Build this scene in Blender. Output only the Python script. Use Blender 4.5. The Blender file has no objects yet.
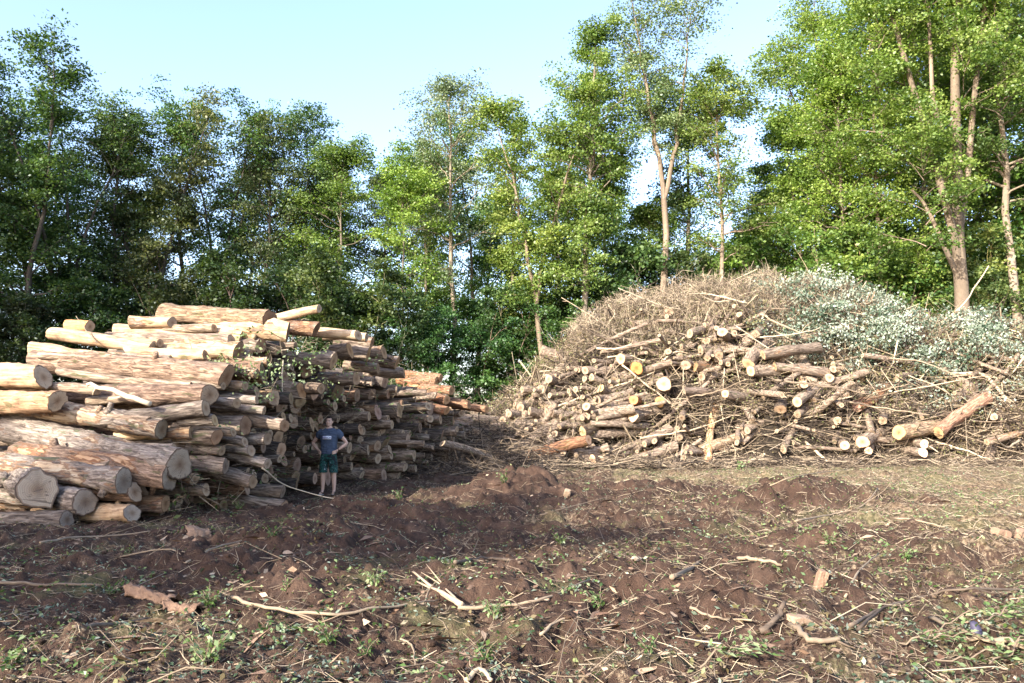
import bpy, bmesh, math, random
import numpy as np
from mathutils import Vector, Matrix, Euler
R = math.radians
rng = np.random.default_rng(7)
random.seed(7)
scene = bpy.context.scene
COL = scene.collection

# ------------------------------------------------------------------ camera
CAMZ, FPX, PITCH = 1.7, 826.0, math.atan(74.5/826.0)
cam_d = bpy.data.cameras.new("camera"); cam = bpy.data.objects.new("camera", cam_d); COL.objects.link(cam)
cam_d.sensor_width = 36.0; cam_d.lens = 36.0*FPX/1024.0; cam_d.clip_end = 3000; cam_d.clip_start = 0.05
cam.location = (0, 0, CAMZ); cam.rotation_euler = (math.pi/2+PITCH, 0, 0)
scene.camera = cam

def at(px, py, Y):
    """pixel of the photograph at distance Y in front of the camera -> world point"""
    cx, cz = (px-512)/FPX, -(py-341.5)/FPX
    c, s = math.cos(PITCH), math.sin(PITCH)
    dy, dz = c - cz*s, s + cz*c
    t = Y/dy
    return np.array([cx*t, Y, CAMZ + dz*t])
def proj(p):
    x, y, z = p[0], p[1], p[2]-CAMZ
    c, s = math.cos(PITCH), math.sin(PITCH)
    f = y*c + z*s; u = -y*s + z*c
    return 512+FPX*x/f, 341.5-FPX*u/f, f

# ------------------------------------------------------------------ noise
def _hash(ix, iy, seed):
    h = (ix.astype(np.int64)*374761393 + iy.astype(np.int64)*668265263 + seed*1442695041) & 0xffffffff
    h = ((h ^ (h >> 13))*1274126177) & 0xffffffff
    return ((h ^ (h >> 16)) & 0xffff)/65535.0
def vnoise(x, y, s, seed=0):
    x = np.asarray(x, float)/s; y = np.asarray(y, float)/s
    ix, iy = np.floor(x), np.floor(y); fx, fy = x-ix, y-iy
    fx = fx*fx*fx*(fx*(fx*6-15)+10); fy = fy*fy*fy*(fy*(fy*6-15)+10)
    a = _hash(ix, iy, seed); b = _hash(ix+1, iy, seed); c = _hash(ix, iy+1, seed); d = _hash(ix+1, iy+1, seed)
    return (a+(b-a)*fx)*(1-fy) + (c+(d-c)*fx)*fy - .5
def sstep(a, b, x):
    t = np.clip((np.asarray(x, float)-a)/(b-a), 0, 1); return t*t*(3-2*t)

MOUNDS = [(0.0,18.4,.42,1.3,.9),(5.7,16.9,.48,1.8,1.2),(2.7,8.9,.22,1.0,.7),(-2.9,11.4,.30,1.0,.8),(-1.9,12.6,.22,.8,.8),
          (1.5,7.0,.20,.9,.6),(4.6,11.9,.22,1.1,.5),(0.9,9.4,.16,.6,.5),(-0.9,6.2,-.12,.7,.5),(2.2,10.4,-.16,.9,.5),(3.6,10.6,-.14,.8,.4),
          (-1.2,8.9,-.12,.9,.4),(0.2,6.4,.13,.4,.4),(1.9,6.0,.12,.5,.4),(-3.3,6.3,.12,.9,.4),(3.4,6.6,.15,.7,.4),(2.8,19.5,.2,2,1),(-2.4,15.4,.18,1.2,.9)]
RUTS = [(-3,14.5,10,12.6,.32,.17),(-2,16.6,11,14.6,.32,.15),(1.5,22.5,14,19.5,.4,.14),(1.5,24.6,15,21.6,.4,.13),(-4.5,9.6,3,8.2,.22,.13),(2.4,7.2,6.5,11.0,.25,.13),(-3.6,7.4,.4,7.6,.2,.10),(4,10.2,10,11.2,.25,.1)]
def q0(x, y): return (np.asarray(x)+np.asarray(y))*.7
def ground(x, y):
    x = np.asarray(x, float); y = np.asarray(y, float)
    wx = x + .5*vnoise(x, y, 1.1, 91); wy = y + .5*vnoise(x, y, 1.1, 92)
    g = .22*vnoise(wx, wy, 4.5, 1)+.17*vnoise(wx, wy, 1.6, 2)
    near = 1 - sstep(26, 34, y)*.7
    d1 = vnoise(wx, wy, .62, 3); d2 = vnoise(wx, wy, .27, 4); d3 = vnoise(x, y, .12, 5); d4 = vnoise(x, y, .065, 6)
    calm = 1 - .22*sstep(3, 8, x)*sstep(9, 14, y)
    g = g + near*calm*(.15*np.abs(d1)*1.3 - .04 + .13*d2 + .10*np.abs(d3)*1.6 - .03 + .05*d4)
    for mx, my, h, rx, ry in MOUNDS:
        e = ((x-mx)/rx)**2 + ((y-my)/ry)**2
        g = g + h*np.exp(-e*1.2)*(1+.5*d2+.3*d1)
    for (x0,y0_,x1,y1,w_,dp) in RUTS:
        dx, dy = x1-x0, y1-y0_; Ln = math.hypot(dx,dy); t = ((x-x0)*dx+(y-y0_)*dy)/Ln; q = ((x-x0)*-dy+(y-y0_)*dx)/Ln + .5*vnoise(t,0*t,2.6,51)+.12*vnoise(t,q0(x,y),.3,52)
        en = sstep(0,.8,t)*sstep(0,.8,Ln-t); u_ = q/w_
        g = g + dp*en*(-np.exp(-u_*u_*1.6)+.55*np.exp(-(np.abs(u_)-1.7)**2*2.2))*(.7+.8*d2+.5*d1)
    flat = sstep(60, 90, np.hypot(x, y))
    nearcam = 1-.6*np.exp(-(x*x+y*y)/9)
    return g*(1-flat)*nearcam
def gz(x, y): return float(ground(np.array([x]), np.array([y]))[0])

# ------------------------------------------------------------------ mesh helpers
def make_mesh(name, V, F, mats=(), smooth=False, attrs=None, midx=None):
    """V Nx3; F list of int arrays (each Mxk)"""
    me = bpy.data.meshes.new(name)
    if not isinstance(F, (list, tuple)): F = [F]
    F = [np.asarray(f, np.int32) for f in F if len(f)]
    V = np.asarray(V, np.float32)
    nl = sum(f.size for f in F); nf = sum(len(f) for f in F)
    me.vertices.add(len(V)); me.vertices.foreach_set('co', V.ravel())
    me.loops.add(nl); me.loops.foreach_set('vertex_index', np.concatenate([f.ravel() for f in F]))
    me.polygons.add(nf)
    tot = np.concatenate([np.full(len(f), f.shape[1], np.int32) for f in F])
    st = np.concatenate([[0], np.cumsum(tot)[:-1]]).astype(np.int32)
    me.polygons.foreach_set('loop_start', st); me.polygons.foreach_set('loop_total', tot)
    if smooth is True: me.polygons.foreach_set('use_smooth', np.ones(nf, bool))
    elif smooth is not False: me.polygons.foreach_set('use_smooth', np.asarray(smooth, bool))
    for m in mats: me.materials.append(m)
    if midx is not None: me.polygons.foreach_set('material_index', np.asarray(midx, np.int32))
    if attrs:
        for k, a in attrs.items():
            at_ = me.attributes.new(k, 'FLOAT', 'POINT'); at_.data.foreach_set('value', np.asarray(a, np.float32))
    me.update(calc_edges=True)
    return me
def obj(name, me, parent=None, loc=None, color=None):
    o = bpy.data.objects.new(name, me); COL.objects.link(o)
    if parent is not None: o.parent = parent
    if loc is not None: o.location = loc
    if color is not None: o.color = color
    return o
def tag(o, label=None, cat=None, group=None, kind=None):
    if label: o['label'] = label
    if cat: o['category'] = cat
    if group: o['group'] = group
    if kind: o['kind'] = kind
    return o
def empty(name, loc=(0,0,0), rz=0):
    o = bpy.data.objects.new(name, None); COL.objects.link(o); o.location = loc; o.rotation_euler = (0,0,rz); o.empty_display_size = .3
    return o
class Acc:
    def __init__(s): s.V=[]; s.F=[]; s.n=0; s.T=[]; s.S=[]
    def add(s, V, F, t=0.0):
        V = np.asarray(V, float)
        s.V.append(V); s.F.append(np.asarray(F, int)+s.n); s.n += len(V)
        s.T.append(np.full(len(V), t) if np.isscalar(t) else np.asarray(t))
    def mesh(s, name, mats, smooth=False):
        q = [f for f in s.F if f.shape[1]==4]; t = [f for f in s.F if f.shape[1]==3]
        F = []
        if q: F.append(np.concatenate(q))
        if t: F.append(np.concatenate(t))
        return make_mesh(name, np.concatenate(s.V), F, mats, smooth, {'tint': np.concatenate(s.T)})

def join(a, b):
    k=a.n; a.V+=b.V; a.T+=b.T; a.F+=[f+k for f in b.F]; a.n+=b.n; return a
def spline(pts, n):
    P = np.asarray(pts, float)
    if len(P) == 2: return P[0] + (P[1]-P[0])*np.linspace(0,1,n)[:,None]
    Q = np.vstack([2*P[0]-P[1], P, 2*P[-1]-P[-2]]); out = []
    u = np.linspace(0, len(P)-1-1e-6, n)
    for t in u:
        i = int(t); f = t-i; a,b,c,d = Q[i],Q[i+1],Q[i+2],Q[i+3]
        out.append(.5*((2*b)+(c-a)*f+(2*a-5*b+4*c-d)*f*f+(3*b-a-3*c+d)*f**3))
    return np.array(out)
def tube(P, rad, sides=6, cap=True, wob=0.0, rg=rng):
    P = np.asarray(P, float); n = len(P); rad = np.broadcast_to(np.asarray(rad, float), (n,))
    T = np.gradient(P, axis=0); T /= np.linalg.norm(T, axis=1)[:,None]+1e-9
    ref = np.array([0,0,1.]) if abs(T[0,2]) < .8 else np.array([1.,0,0])
    V = []
    u = np.cross(T[0], ref); u /= np.linalg.norm(u)
    for i in range(n):
        u = u - T[i]*np.dot(u, T[i]); u /= np.linalg.norm(u)+1e-9
        w = np.cross(T[i], u)
        a = np.arange(sides)*2*math.pi/sides
        r = rad[i]*(1+wob*rg.uniform(-1,1,sides))
        V.append(P[i] + (np.cos(a)*r)[:,None]*u + (np.sin(a)*r)[:,None]*w)
    V = np.concatenate(V)
    i = np.arange(n-1)[:,None]*sides; j = np.arange(sides)[None]; k = (j+1)%sides
    F = np.stack([i+j, i+k, i+sides+k, i+sides+j], -1).reshape(-1,4)
    return V, F
def capped(P, rad, sides=6, wob=0.0):
    V, F = tube(P, rad, sides, wob=wob); n = len(V)
    V = np.vstack([V, P[0], P[-1]]); j = np.arange(sides); k = (j+1)%sides
    C = np.concatenate([np.stack([k, j, np.full(sides, n), np.full(sides, n)],-1)[:, :3], np.stack([n-sides+j, n-sides+k, np.full(sides, n+1)],-1)])
    return V, F, C
def twigs(start, dirs, L, r, bend=.25, sides=3, rg=rng, seg=2):
    """many thin curved sticks at once"""
    N = len(start); d = dirs/ (np.linalg.norm(dirs, axis=1)[:,None]+1e-9)
    rand = rg.normal(size=(N,3)); u = np.cross(d, rand); u /= np.linalg.norm(u,axis=1)[:,None]+1e-9
    w = np.cross(d, u); L = np.broadcast_to(L,(N,)); r = np.broadcast_to(r,(N,)); b = rg.uniform(-bend, bend, N)*L
    V = np.zeros((N, seg+1, sides, 3))
    for s in range(seg+1):
        t = s/seg
        c = start + d*(L*t)[:,None] + u*(b*4*t*(1-t))[:,None] + (w*(rg.uniform(-.04,.04,N)*L)[:,None] if 0<s<seg else 0)
        rr = r*(1-.55*t)
        for k in range(sides):
            a = 2*math.pi*k/sides
            V[:,s,k] = c + u*(rr*math.cos(a))[:,None] + w*(rr*math.sin(a))[:,None]
    per = (seg+1)*sides; base = (np.arange(N)*per)[:,None,None]
    s = np.arange(seg)[None,:,None]*sides; k = np.arange(sides)[None,None]; k2 = (k+1)%sides
    F = np.stack([base+s+k, base+s+k2, base+s+sides+k2, base+s+sides+k], -1).reshape(-1,4)
    return V.reshape(-1,3), F, per
def leaves(C, D, Nn, L, W, fold=0.0):
    """rhombic leaves: centre, direction, normal"""
    D = D/(np.linalg.norm(D,axis=1)[:,None]+1e-9); S = np.cross(D, Nn); S /= np.linalg.norm(S,axis=1)[:,None]+1e-9
    Nn = np.cross(S, D); L = np.broadcast_to(L,(len(C),))[:,None]; W = np.broadcast_to(W,(len(C),))[:,None]
    V = np.stack([C-D*L*.5, C+S*W*.5+Nn*L*fold-D*L*.05, C+D*L*.5, C-S*W*.5+Nn*L*fold-D*L*.05], 1).reshape(-1,3)
    return V, np.arange(len(C)*4).reshape(-1,4)

# ------------------------------------------------------------------ materials
def newmat(name):
    m = bpy.data.materials.new(name); m.use_nodes = True; nt = m.node_tree; nt.nodes.clear()
    out = nt.nodes.new('ShaderNodeOutputMaterial'); return m, nt, out
def N(nt, typ, **kw):
    n = nt.nodes.new(typ)
    for k, v in kw.items():
        if k in n.inputs.keys() if isinstance(k,str) else False: n.inputs[k].default_value = v
        else: setattr(n, k, v)
    return n
def ramp(nt, fac, stops):
    r = nt.nodes.new('ShaderNodeValToRGB'); e = r.color_ramp.elements
    while len(e) > 1: e.remove(e[-1])
    e[0].position = stops[0][0]; e[0].color = (*stops[0][1], 1)
    for p, c in stops[1:]:
        x = e.new(p); x.color = (*c, 1)
    nt.links.new(fac, r.inputs[0]); return r.outputs[0]
def noise(nt, vec, scale, detail=4, rough=.55, dist=0.0):
    n = nt.nodes.new('ShaderNodeTexNoise'); n.inputs['Scale'].default_value = scale; n.inputs['Detail'].default_value = detail
    n.inputs['Roughness'].default_value = rough; n.inputs['Distortion'].default_value = dist
    if vec is not None: nt.links.new(vec, n.inputs['Vector'])
    return n.outputs['Fac']
def mapping(nt, vec, scale=(1,1,1)):
    m = nt.nodes.new('ShaderNodeMapping'); m.inputs['Scale'].default_value = scale; nt.links.new(vec, m.inputs['Vector']); return m.outputs[0]
def mix(nt, fac, a, b, mode='MIX'):
    m = nt.nodes.new('ShaderNodeMix'); m.data_type = 'RGBA'; m.blend_type = mode
    for i, v in ((0, fac), (6, a), (7, b)):
        if isinstance(v, (int, float)): m.inputs[i].default_value = v
        elif isinstance(v, tuple): m.inputs[i].default_value = (*v, 1) if len(v)==3 else v
        else: nt.links.new(v, m.inputs[i])
    return m.outputs[2]
def math_(nt, op, a, b=0.0, clamp=False):
    m = nt.nodes.new('ShaderNodeMath'); m.operation = op; m.use_clamp = clamp
    for i, v in ((0, a), (1, b)):
        if isinstance(v, (int, float)): m.inputs[i].default_value = v
        else: nt.links.new(v, m.inputs[i])
    return m.outputs[0]
def thr(nt, v, a, b):
    m = nt.nodes.new('ShaderNodeMapRange'); m.interpolation_type = 'SMOOTHSTEP'; m.inputs[1].default_value = a; m.inputs[2].default_value = b
    nt.links.new(v, m.inputs[0]); return m.outputs[0]
def principled(nt, out, col, rough=.85, bump=None, bstr=.5, bdist=.02, spec=.25):
    p = nt.nodes.new('ShaderNodeBsdfPrincipled'); p.inputs['Roughness'].default_value = rough
    p.inputs['Specular IOR Level'].default_value = spec
    if isinstance(col, tuple): p.inputs['Base Color'].default_value = (*col,1)
    else: nt.links.new(col, p.inputs['Base Color'])
    if bump is not None:
        b = nt.nodes.new('ShaderNodeBump'); b.inputs['Strength'].default_value = bstr; b.inputs['Distance'].default_value = bdist
        nt.links.new(bump, b.inputs['Height']); nt.links.new(b.outputs[0], p.inputs['Normal'])
    nt.links.new(p.outputs[0], out.inputs[0]); return p
def coords(nt, kind='Object'):
    return nt.nodes.new('ShaderNodeTexCoord').outputs[kind]
def attr(nt, name):
    a = nt.nodes.new('ShaderNodeAttribute'); a.attribute_name = name; return a.outputs['Fac']

def mat_bark(name, dark, mid, light, wood=(.42,.30,.19), moss=True):
    m, nt, out = newmat(name); co = coords(nt); oi = nt.nodes.new('ShaderNodeObjectInfo')
    off = nt.nodes.new('ShaderNodeVectorMath'); off.operation='ADD'; nt.links.new(co, off.inputs[0])
    sc = nt.nodes.new('ShaderNodeVectorMath'); sc.operation='SCALE'; sc.inputs[0].default_value=(13.7,7.3,19.1); nt.links.new(oi.outputs['Random'], sc.inputs[3])
    nt.links.new(sc.outputs[0], off.inputs[1]); v = off.outputs[0]
    fur = noise(nt, mapping(nt, v, (2.2, 16, 16)), 1.6, 6, .62, .6)
    big = noise(nt, mapping(nt, v, (1., 3, 3)), 1.2, 3, .6)
    fine = noise(nt, mapping(nt, v, (12, 40, 40)), 1.5, 3, .7)
    c = ramp(nt, fur, [(.34,dark),(.5,mid),(.64,light)])
    c = mix(nt, thr(nt, fine, .3,.7), c, mix(nt, 1.0, c, (1.35,1.3,1.25), 'MULTIPLY'))
    sv = math_(nt,'SUBTRACT', math_(nt,'ADD', math_(nt,'ADD', big, math_(nt,'MULTIPLY', math_(nt,'SUBTRACT', fur, .5), .35)), oi.outputs['Alpha']), .98); strip = thr(nt, sv, .035, .05); inner = thr(nt, sv, -.01, .004)
    woodc = ramp(nt, math_(nt,'ADD', math_(nt,'MULTIPLY', noise(nt, mapping(nt, v, (1.5, 22, 22)), 1.2, 4), .6), math_(nt,'MULTIPLY', noise(nt, v, 3.5, 5, .7), .45)), [(.36,(.12,.085,.06)),(.46,(.29,.20,.13)),(.54,wood),(.7,(.54,.45,.34))])
    c = mix(nt, inner, c, mix(nt, fine, (.13,.07,.045), (.32,.19,.115))); c = mix(nt, strip, c, woodc)
    if moss:
        mo = thr(nt, noise(nt, mapping(nt, v,(1,4,4)), 2.3, 4), .6,.68)
        c = mix(nt, math_(nt,'MULTIPLY',mo,.7), c, (.085,.10,.045))
    c = mix(nt, 1.0, c, oi.outputs['Color'], 'MULTIPLY')
    h = math_(nt,'ADD', math_(nt,'MULTIPLY',fur,math_(nt,'SUBTRACT',1.15,strip)), math_(nt,'MULTIPLY',fine,.25))
    principled(nt, out, c, .9, h, .9, .03); return m
M_bark = mat_bark('log_bark', (.055,.04,.032), (.19,.15,.12), (.36,.30,.24))
M_branch = None
def mat_end():
    m, nt, out = newmat('sawn_wood'); co = coords(nt); rad = attr(nt, 'rad'); oi = nt.nodes.new('ShaderNodeObjectInfo')
    n = noise(nt, co, 6, 4, .6); fine = noise(nt, co, 60, 3, .7)
    rr = math_(nt,'ADD', rad, math_(nt,'MULTIPLY', math_(nt,'SUBTRACT', n, .35), .2))
    c = ramp(nt, rr, [(.0,(.17,.10,.06)),(.28,(.33,.23,.15)),(.5,(.44,.34,.24)),(.9,(.50,.41,.30)),(.97,(.30,.20,.13)),(1.03,(.10,.07,.055))])
    rings = nt.nodes.new('ShaderNodeMath'); rings.operation='SINE'; nt.links.new(math_(nt,'MULTIPLY', rr, 62), rings.inputs[0])
    c = mix(nt, math_(nt,'MULTIPLY', thr(nt, rings.outputs[0], -.2, 1), .28), c, mix(nt,1.0,c,(.6,.5,.42),'MULTIPLY'))
    sx = nt.nodes.new('ShaderNodeSeparateXYZ'); nt.links.new(co, sx.inputs[0]); ang = math_(nt,'ARCTAN2', sx.outputs[1], sx.outputs[2]); cmb = nt.nodes.new('ShaderNodeCombineXYZ'); nt.links.new(math_(nt,'MULTIPLY', ang, 2.2), cmb.inputs[0]); nt.links.new(oi.outputs['Random'], cmb.inputs[1]); nt.links.new(math_(nt,'MULTIPLY', rad, .5), cmb.inputs[2])
    crk = thr(nt, noise(nt, cmb.outputs[0], 5.0, 2, .5), .63, .68); c = mix(nt, math_(nt,'MULTIPLY', crk, .75), c, (.07,.05,.04))
    st = thr(nt, noise(nt, co, 3.3, 3), .5,.66)
    c = mix(nt, math_(nt,'MULTIPLY',st,.5), c, (.20,.16,.125))
    c = mix(nt, math_(nt,'MULTIPLY', fine,.4), c, (.2,.14,.09))
    c = mix(nt, 1.0, c, oi.outputs['Color'], 'MULTIPLY')
    principled(nt, out, c, .8, math_(nt,'ADD', fine, rings.outputs[0]), .35, .006); return m
M_end = mat_end()

def mat_leaf(name, c0, c1, c2, trans=.42, gloss=.025):
    m, nt, out = newmat(name); t = attr(nt,'tint'); oi = nt.nodes.new('ShaderNodeObjectInfo')
    co = coords(nt)
    tt = math_(nt,'ADD', t, math_(nt,'MULTIPLY', math_(nt,'SUBTRACT', noise(nt, co, .9, 2), .5), .5))
    c = ramp(nt, tt, [(0.1,c0),(.5,c1),(.92,c2)])
    c = mix(nt, 1.0, c, oi.outputs['Color'], 'MULTIPLY')
    d = nt.nodes.new('ShaderNodeBsdfDiffuse'); nt.links.new(c, d.inputs[0])
    tr = nt.nodes.new('ShaderNodeBsdfTranslucent'); nt.links.new(mix(nt,1.0,c,(1.25,1.3,.5),'MULTIPLY'), tr.inputs[0])
    g = nt.nodes.new('ShaderNodeBsdfGlossy'); g.inputs['Roughness'].default_value=.45; g.inputs[0].default_value=(.9,.95,1,1)
    m1 = nt.nodes.new('ShaderNodeMixShader'); m1.inputs[0].default_value=trans; nt.links.new(d.outputs[0],m1.inputs[1]); nt.links.new(tr.outputs[0],m1.inputs[2])
    m2 = nt.nodes.new('ShaderNodeMixShader'); m2.inputs[0].default_value=gloss; nt.links.new(m1.outputs[0],m2.inputs[1]); nt.links.new(g.outputs[0],m2.inputs[2])
    nt.links.new(m2.outputs[0], out.inputs[0]); return m
M_leaf = mat_leaf('green_leaf', (.055,.10,.026), (.13,.20,.052), (.25,.315,.11))
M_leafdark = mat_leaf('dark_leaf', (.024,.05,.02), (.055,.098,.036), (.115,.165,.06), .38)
M_leafsilver = mat_leaf('silver_leaf', (.08,.125,.06), (.17,.22,.12), (.28,.33,.21), .3)
M_leafpale = mat_leaf('wilted_leaf', (.05,.085,.05), (.20,.25,.19), (.42,.46,.38), .2, .01)
M_leafground = mat_leaf('crushed_leaf', (.04,.065,.035), (.12,.16,.11), (.25,.29,.23), .2, .01)
M_leafdry = mat_leaf('dry_leaf', (.07,.055,.025), (.16,.12,.06), (.20,.22,.09), .2)
M_weed = mat_leaf('weed_leaf', (.05,.09,.03), (.11,.18,.05), (.27,.32,.17), .3)

def mat_tint(name, stops, rough=.85, nscale=30, bump=.3):
    m, nt, out = newmat(name); t = attr(nt,'tint'); co = coords(nt)
    n = noise(nt, co, nscale, 3, .6)
    c = ramp(nt, math_(nt,'ADD', t, math_(nt,'MULTIPLY', math_(nt,'SUBTRACT',n,.5), .4)), stops)
    oi = nt.nodes.new('ShaderNodeObjectInfo'); c = mix(nt, 1.0, c, oi.outputs['Color'], 'MULTIPLY')
    principled(nt, out, c, rough, n, bump, .01); return m
M_trunk = mat_tint('tree_bark', [(0,(.05,.042,.034)),(.5,(.15,.125,.10)),(1,(.30,.26,.21))], nscale=7, bump=.8)
M_twig = mat_tint('twig_bark', [(0,(.03,.022,.018)),(.35,(.12,.088,.065)),(.7,(.29,.22,.15)),(1,(.54,.44,.31))], nscale=9)
M_chip = mat_tint('wood_chip', [(0,(.09,.05,.035)),(.5,(.26,.165,.11)),(1,(.52,.40,.27))], nscale=38, bump=.9)

def mat_ground():
    m, nt, out = newmat('churned_soil'); co = nt.nodes.new('ShaderNodeNewGeometry').outputs['Position']
    flatco = mapping(nt, co, (1,1,.6))
    n1 = noise(nt, flatco, .55, 5, .6); n2 = noise(nt, flatco, 3.2, 6, .65); n3 = noise(nt, flatco, 17, 5, .72); n4 = noise(nt, flatco, 75, 3, .7)
    soil = ramp(nt, n2, [(.3,(.036,.022,.016)),(.5,(.078,.047,.034)),(.7,(.14,.088,.062))])
    litter = ramp(nt, n3, [(.3,(.075,.05,.034)),(.5,(.18,.125,.08)),(.68,(.40,.30,.20))])
    sep = nt.nodes.new('ShaderNodeSeparateXYZ'); nt.links.new(co, sep.inputs[0])
    lit = thr(nt, math_(nt,'ADD', sep.outputs[0], math_(nt,'MULTIPLY', math_(nt,'SUBTRACT', sep.outputs[1], 10), .28)), 2.5, 11.0)
    cover = math_(nt,'ADD', math_(nt,'ADD', math_(nt,'MULTIPLY', n1, .7), math_(nt,'MULTIPLY', n3, .75)), math_(nt,'MULTIPLY', lit, .25))
    cover = math_(nt,'SUBTRACT', cover, math_(nt,'MULTIPLY', attr(nt,'bare'), .3))
    c = mix(nt, thr(nt, cover, .76, .92), soil, litter)
    green = thr(nt, math_(nt,'ADD', math_(nt,'ADD', math_(nt,'MULTIPLY', noise(nt, mapping(nt, co,(1.1,1.1,1.1)), .9, 4), 1.0), math_(nt,'MULTIPLY', n4, .35)), math_(nt,'MULTIPLY', lit, .12)), .72, .86)
    c = mix(nt, math_(nt,'MULTIPLY', math_(nt,'SUBTRACT', green, math_(nt,'MULTIPLY', attr(nt,'bare'), 1.6), True), .38), c, mix(nt, n3, (.07,.09,.035), (.24,.25,.11)))
    c = mix(nt, math_(nt,'MULTIPLY', n4, .5), c, mix(nt,1.0,c,(.45,.42,.4),'MULTIPLY'))
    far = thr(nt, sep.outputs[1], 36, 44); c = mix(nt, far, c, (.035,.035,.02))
    h = math_(nt,'ADD', math_(nt,'MULTIPLY', n3, .8), math_(nt,'MULTIPLY', n4, .35))
    principled(nt, out, c, .95, h, 1.0, .06, .15); return m
M_ground = mat_ground()

# ------------------------------------------------------------------ ground
def graded(lo, hi, step, far, n):
    core = np.arange(lo, hi, step); g = np.geomspace(step, far, n)
    up = hi + np.cumsum(g)*(far/ max(np.cumsum(g)[-1],1)); dn = lo - np.cumsum(g)*(far/np.cumsum(g)[-1])
    return np.concatenate([dn[::-1], core, up])
xs = graded(-8, 10.5, .036, 700, 110)
ys = np.concatenate([np.arange(3.4, 12, .03), np.arange(12, 20, .055), np.arange(20, 30, .1)])
g = np.geomspace(.1, 60, 90); up = 30+np.cumsum(g)*(900/np.cumsum(g)[-1]); dn = 3.4-np.cumsum(g)[:60]*(300/np.cumsum(g)[:60][-1])
ys = np.concatenate([dn[::-1], ys, up])
GX, GY = np.meshgrid(xs, ys); GZ = ground(GX, GY)
nx, ny = len(xs), len(ys)
i = np.arange(ny-1)[:,None]*nx + np.arange(nx-1)[None]
F = np.stack([i, i+1, i+nx+1, i+nx], -1).reshape(-1,4)
BARE = sum(np.exp(-(((GX-mx_)/(rx_*1.15))**2+((GY-my_)/(ry_*1.15))**2)) for mx_,my_,h_,rx_,ry_ in MOUNDS if h_ > .15)
gr = obj('ground', make_mesh('ground', np.stack([GX,GY,GZ],-1).reshape(-1,3), F, [M_ground], True, {'bare': np.clip(BARE,0,1).ravel()}))
tag(gr, 'churned brown soil of the cleared lot strewn with bark and twigs', kind='structure')

# ------------------------------------------------------------------ logs
MAN = (331, 452)   # where the man stands in the photograph (for wording only)
def log_parts(L, r, seed, bend=.03, knots=1, rough=.05, taper=.9, sides=18, broken=False):
    rg = np.random.default_rng(seed); n = max(6, int(L/(.22 if sides<20 else .09))); x = np.linspace(-L/2, L/2, n)
    ph = rg.uniform(0, 6.3, 6); bend = bend*1.6; cy = bend*L*np.sin(x/L*math.pi*rg.uniform(.6,1.4)+ph[0]); cz = bend*.6*L*np.sin(x/L*2.3+ph[1])
    a = np.arange(sides)*2*math.pi/sides
    A, X = np.meshgrid(a, x)
    rr = r*(np.linspace(taper, 1, n)[:,None] if rg.random()<.5 else np.linspace(1, taper, n)[:,None])
    rr = rr*(1+rough*np.sin(2*A+ph[2]+X*.7)+rough*.7*np.sin(3*A+ph[3]-X*1.1)+.02*rg.normal(size=A.shape)+.5*rough*np.sin(X*4+ph[4]))
    rr = rr*(1+.26*vnoise(X*1.0+seed, A*r*3+0*X, .45, seed%97)+.13*vnoise(X*2+seed, A*r*6, .16, seed%89)+.06*vnoise(X*2.5+seed, A*r*9, .07, seed%83))
    for k in range(knots):
        kx, ka = rg.uniform(-.4,.4)*L, rg.uniform(0,6.3); da = np.angle(np.exp(1j*(A-ka)))
        rr = rr*(1+.32*np.exp(-((X-kx)/(r*.55))**2-(da/.45)**2))
    V = np.stack([X, cy[:,None]+rr*np.cos(A), cz[:,None]+rr*np.sin(A)], -1)
    tilt = rg.normal(0, .2, 4)
    V[-1,:,0] += tilt[0]*rr[-1]*np.cos(a)+tilt[1]*rr[-1]*np.sin(a); V[0,:,0] += tilt[2]*rr[0]*np.cos(a)+tilt[3]*rr[0]*np.sin(a)
    i = np.arange(n-1)[:,None]*sides; j = np.arange(sides)[None]; k = (j+1)%sides
    F = np.stack([i+j, i+k, i+sides+k, i+sides+j], -1).reshape(-1,4)
    ends = []
    for e, sgn in ((-1, 1), (0, -1)):
        ring = V[e]; c = ring.mean(0)
        EV = [c[None]]; rad = [np.zeros(1)]
        for q in (.4,.8,.97,1.0):
            p = c+(ring-c)*q*(1.0 if q<1 else 1.002); p = p.copy(); p[:,0] += sgn*(.004 if q<1 else 0)+ (rg.normal(0,.004,sides) if q<.97 else 0)
            EV.append(p); rad.append(np.full(sides, q))
        EV[0] = EV[0]+np.array([[sgn*.004,0,0]])
        EV = np.concatenate(EV); rad = np.concatenate(rad)
        jj = np.arange(sides); kk = (jj+1)%sides
        T = np.stack([np.zeros(sides,int), 1+jj, 1+kk],-1)
        Q = np.concatenate([np.stack([1+b*sides+jj, 1+(b+1)*sides+jj, 1+(b+1)*sides+kk, 1+b*sides+kk],-1) for b in range(3)])
        if sgn < 0: T = T[:,::-1]; Q = Q[:,::-1]
        ends.append((EV, T, Q, rad))
    return V.reshape(-1,3), F, ends
LOGS = []   # spec dicts
def add_log(p_end, d, L, r, col=(1,1,1), strip=.3, endcol=None, label=None, where='left', seed=None, cat='log', hero=False, **kw):
    """p_end: centre of the end that faces the viewer; d: unit vector from the far end to that end"""
    d = np.asarray(d, float); d /= np.linalg.norm(d)
    p_end = np.asarray(p_end, float)
    px, py, f = proj(p_end)
    size = FPX*r/f
    LOGS.append(dict(p=p_end, d=d, L=L, r=r, col=col, strip=strip, ec=endcol, label=label, where=where, px=px, py=py, size=size,
                     seed=len(LOGS)*17+3 if seed is None else seed, cat=cat, hero=hero, kw=kw))
def log_between(a, b, r, **kw):   # a: far/left end, b: shown end
    a = np.asarray(a, float); b = np.asarray(b, float); L = np.linalg.norm(b-a)
    add_log(b, (b-a)/L, L, r, hero=True, **kw)

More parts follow.
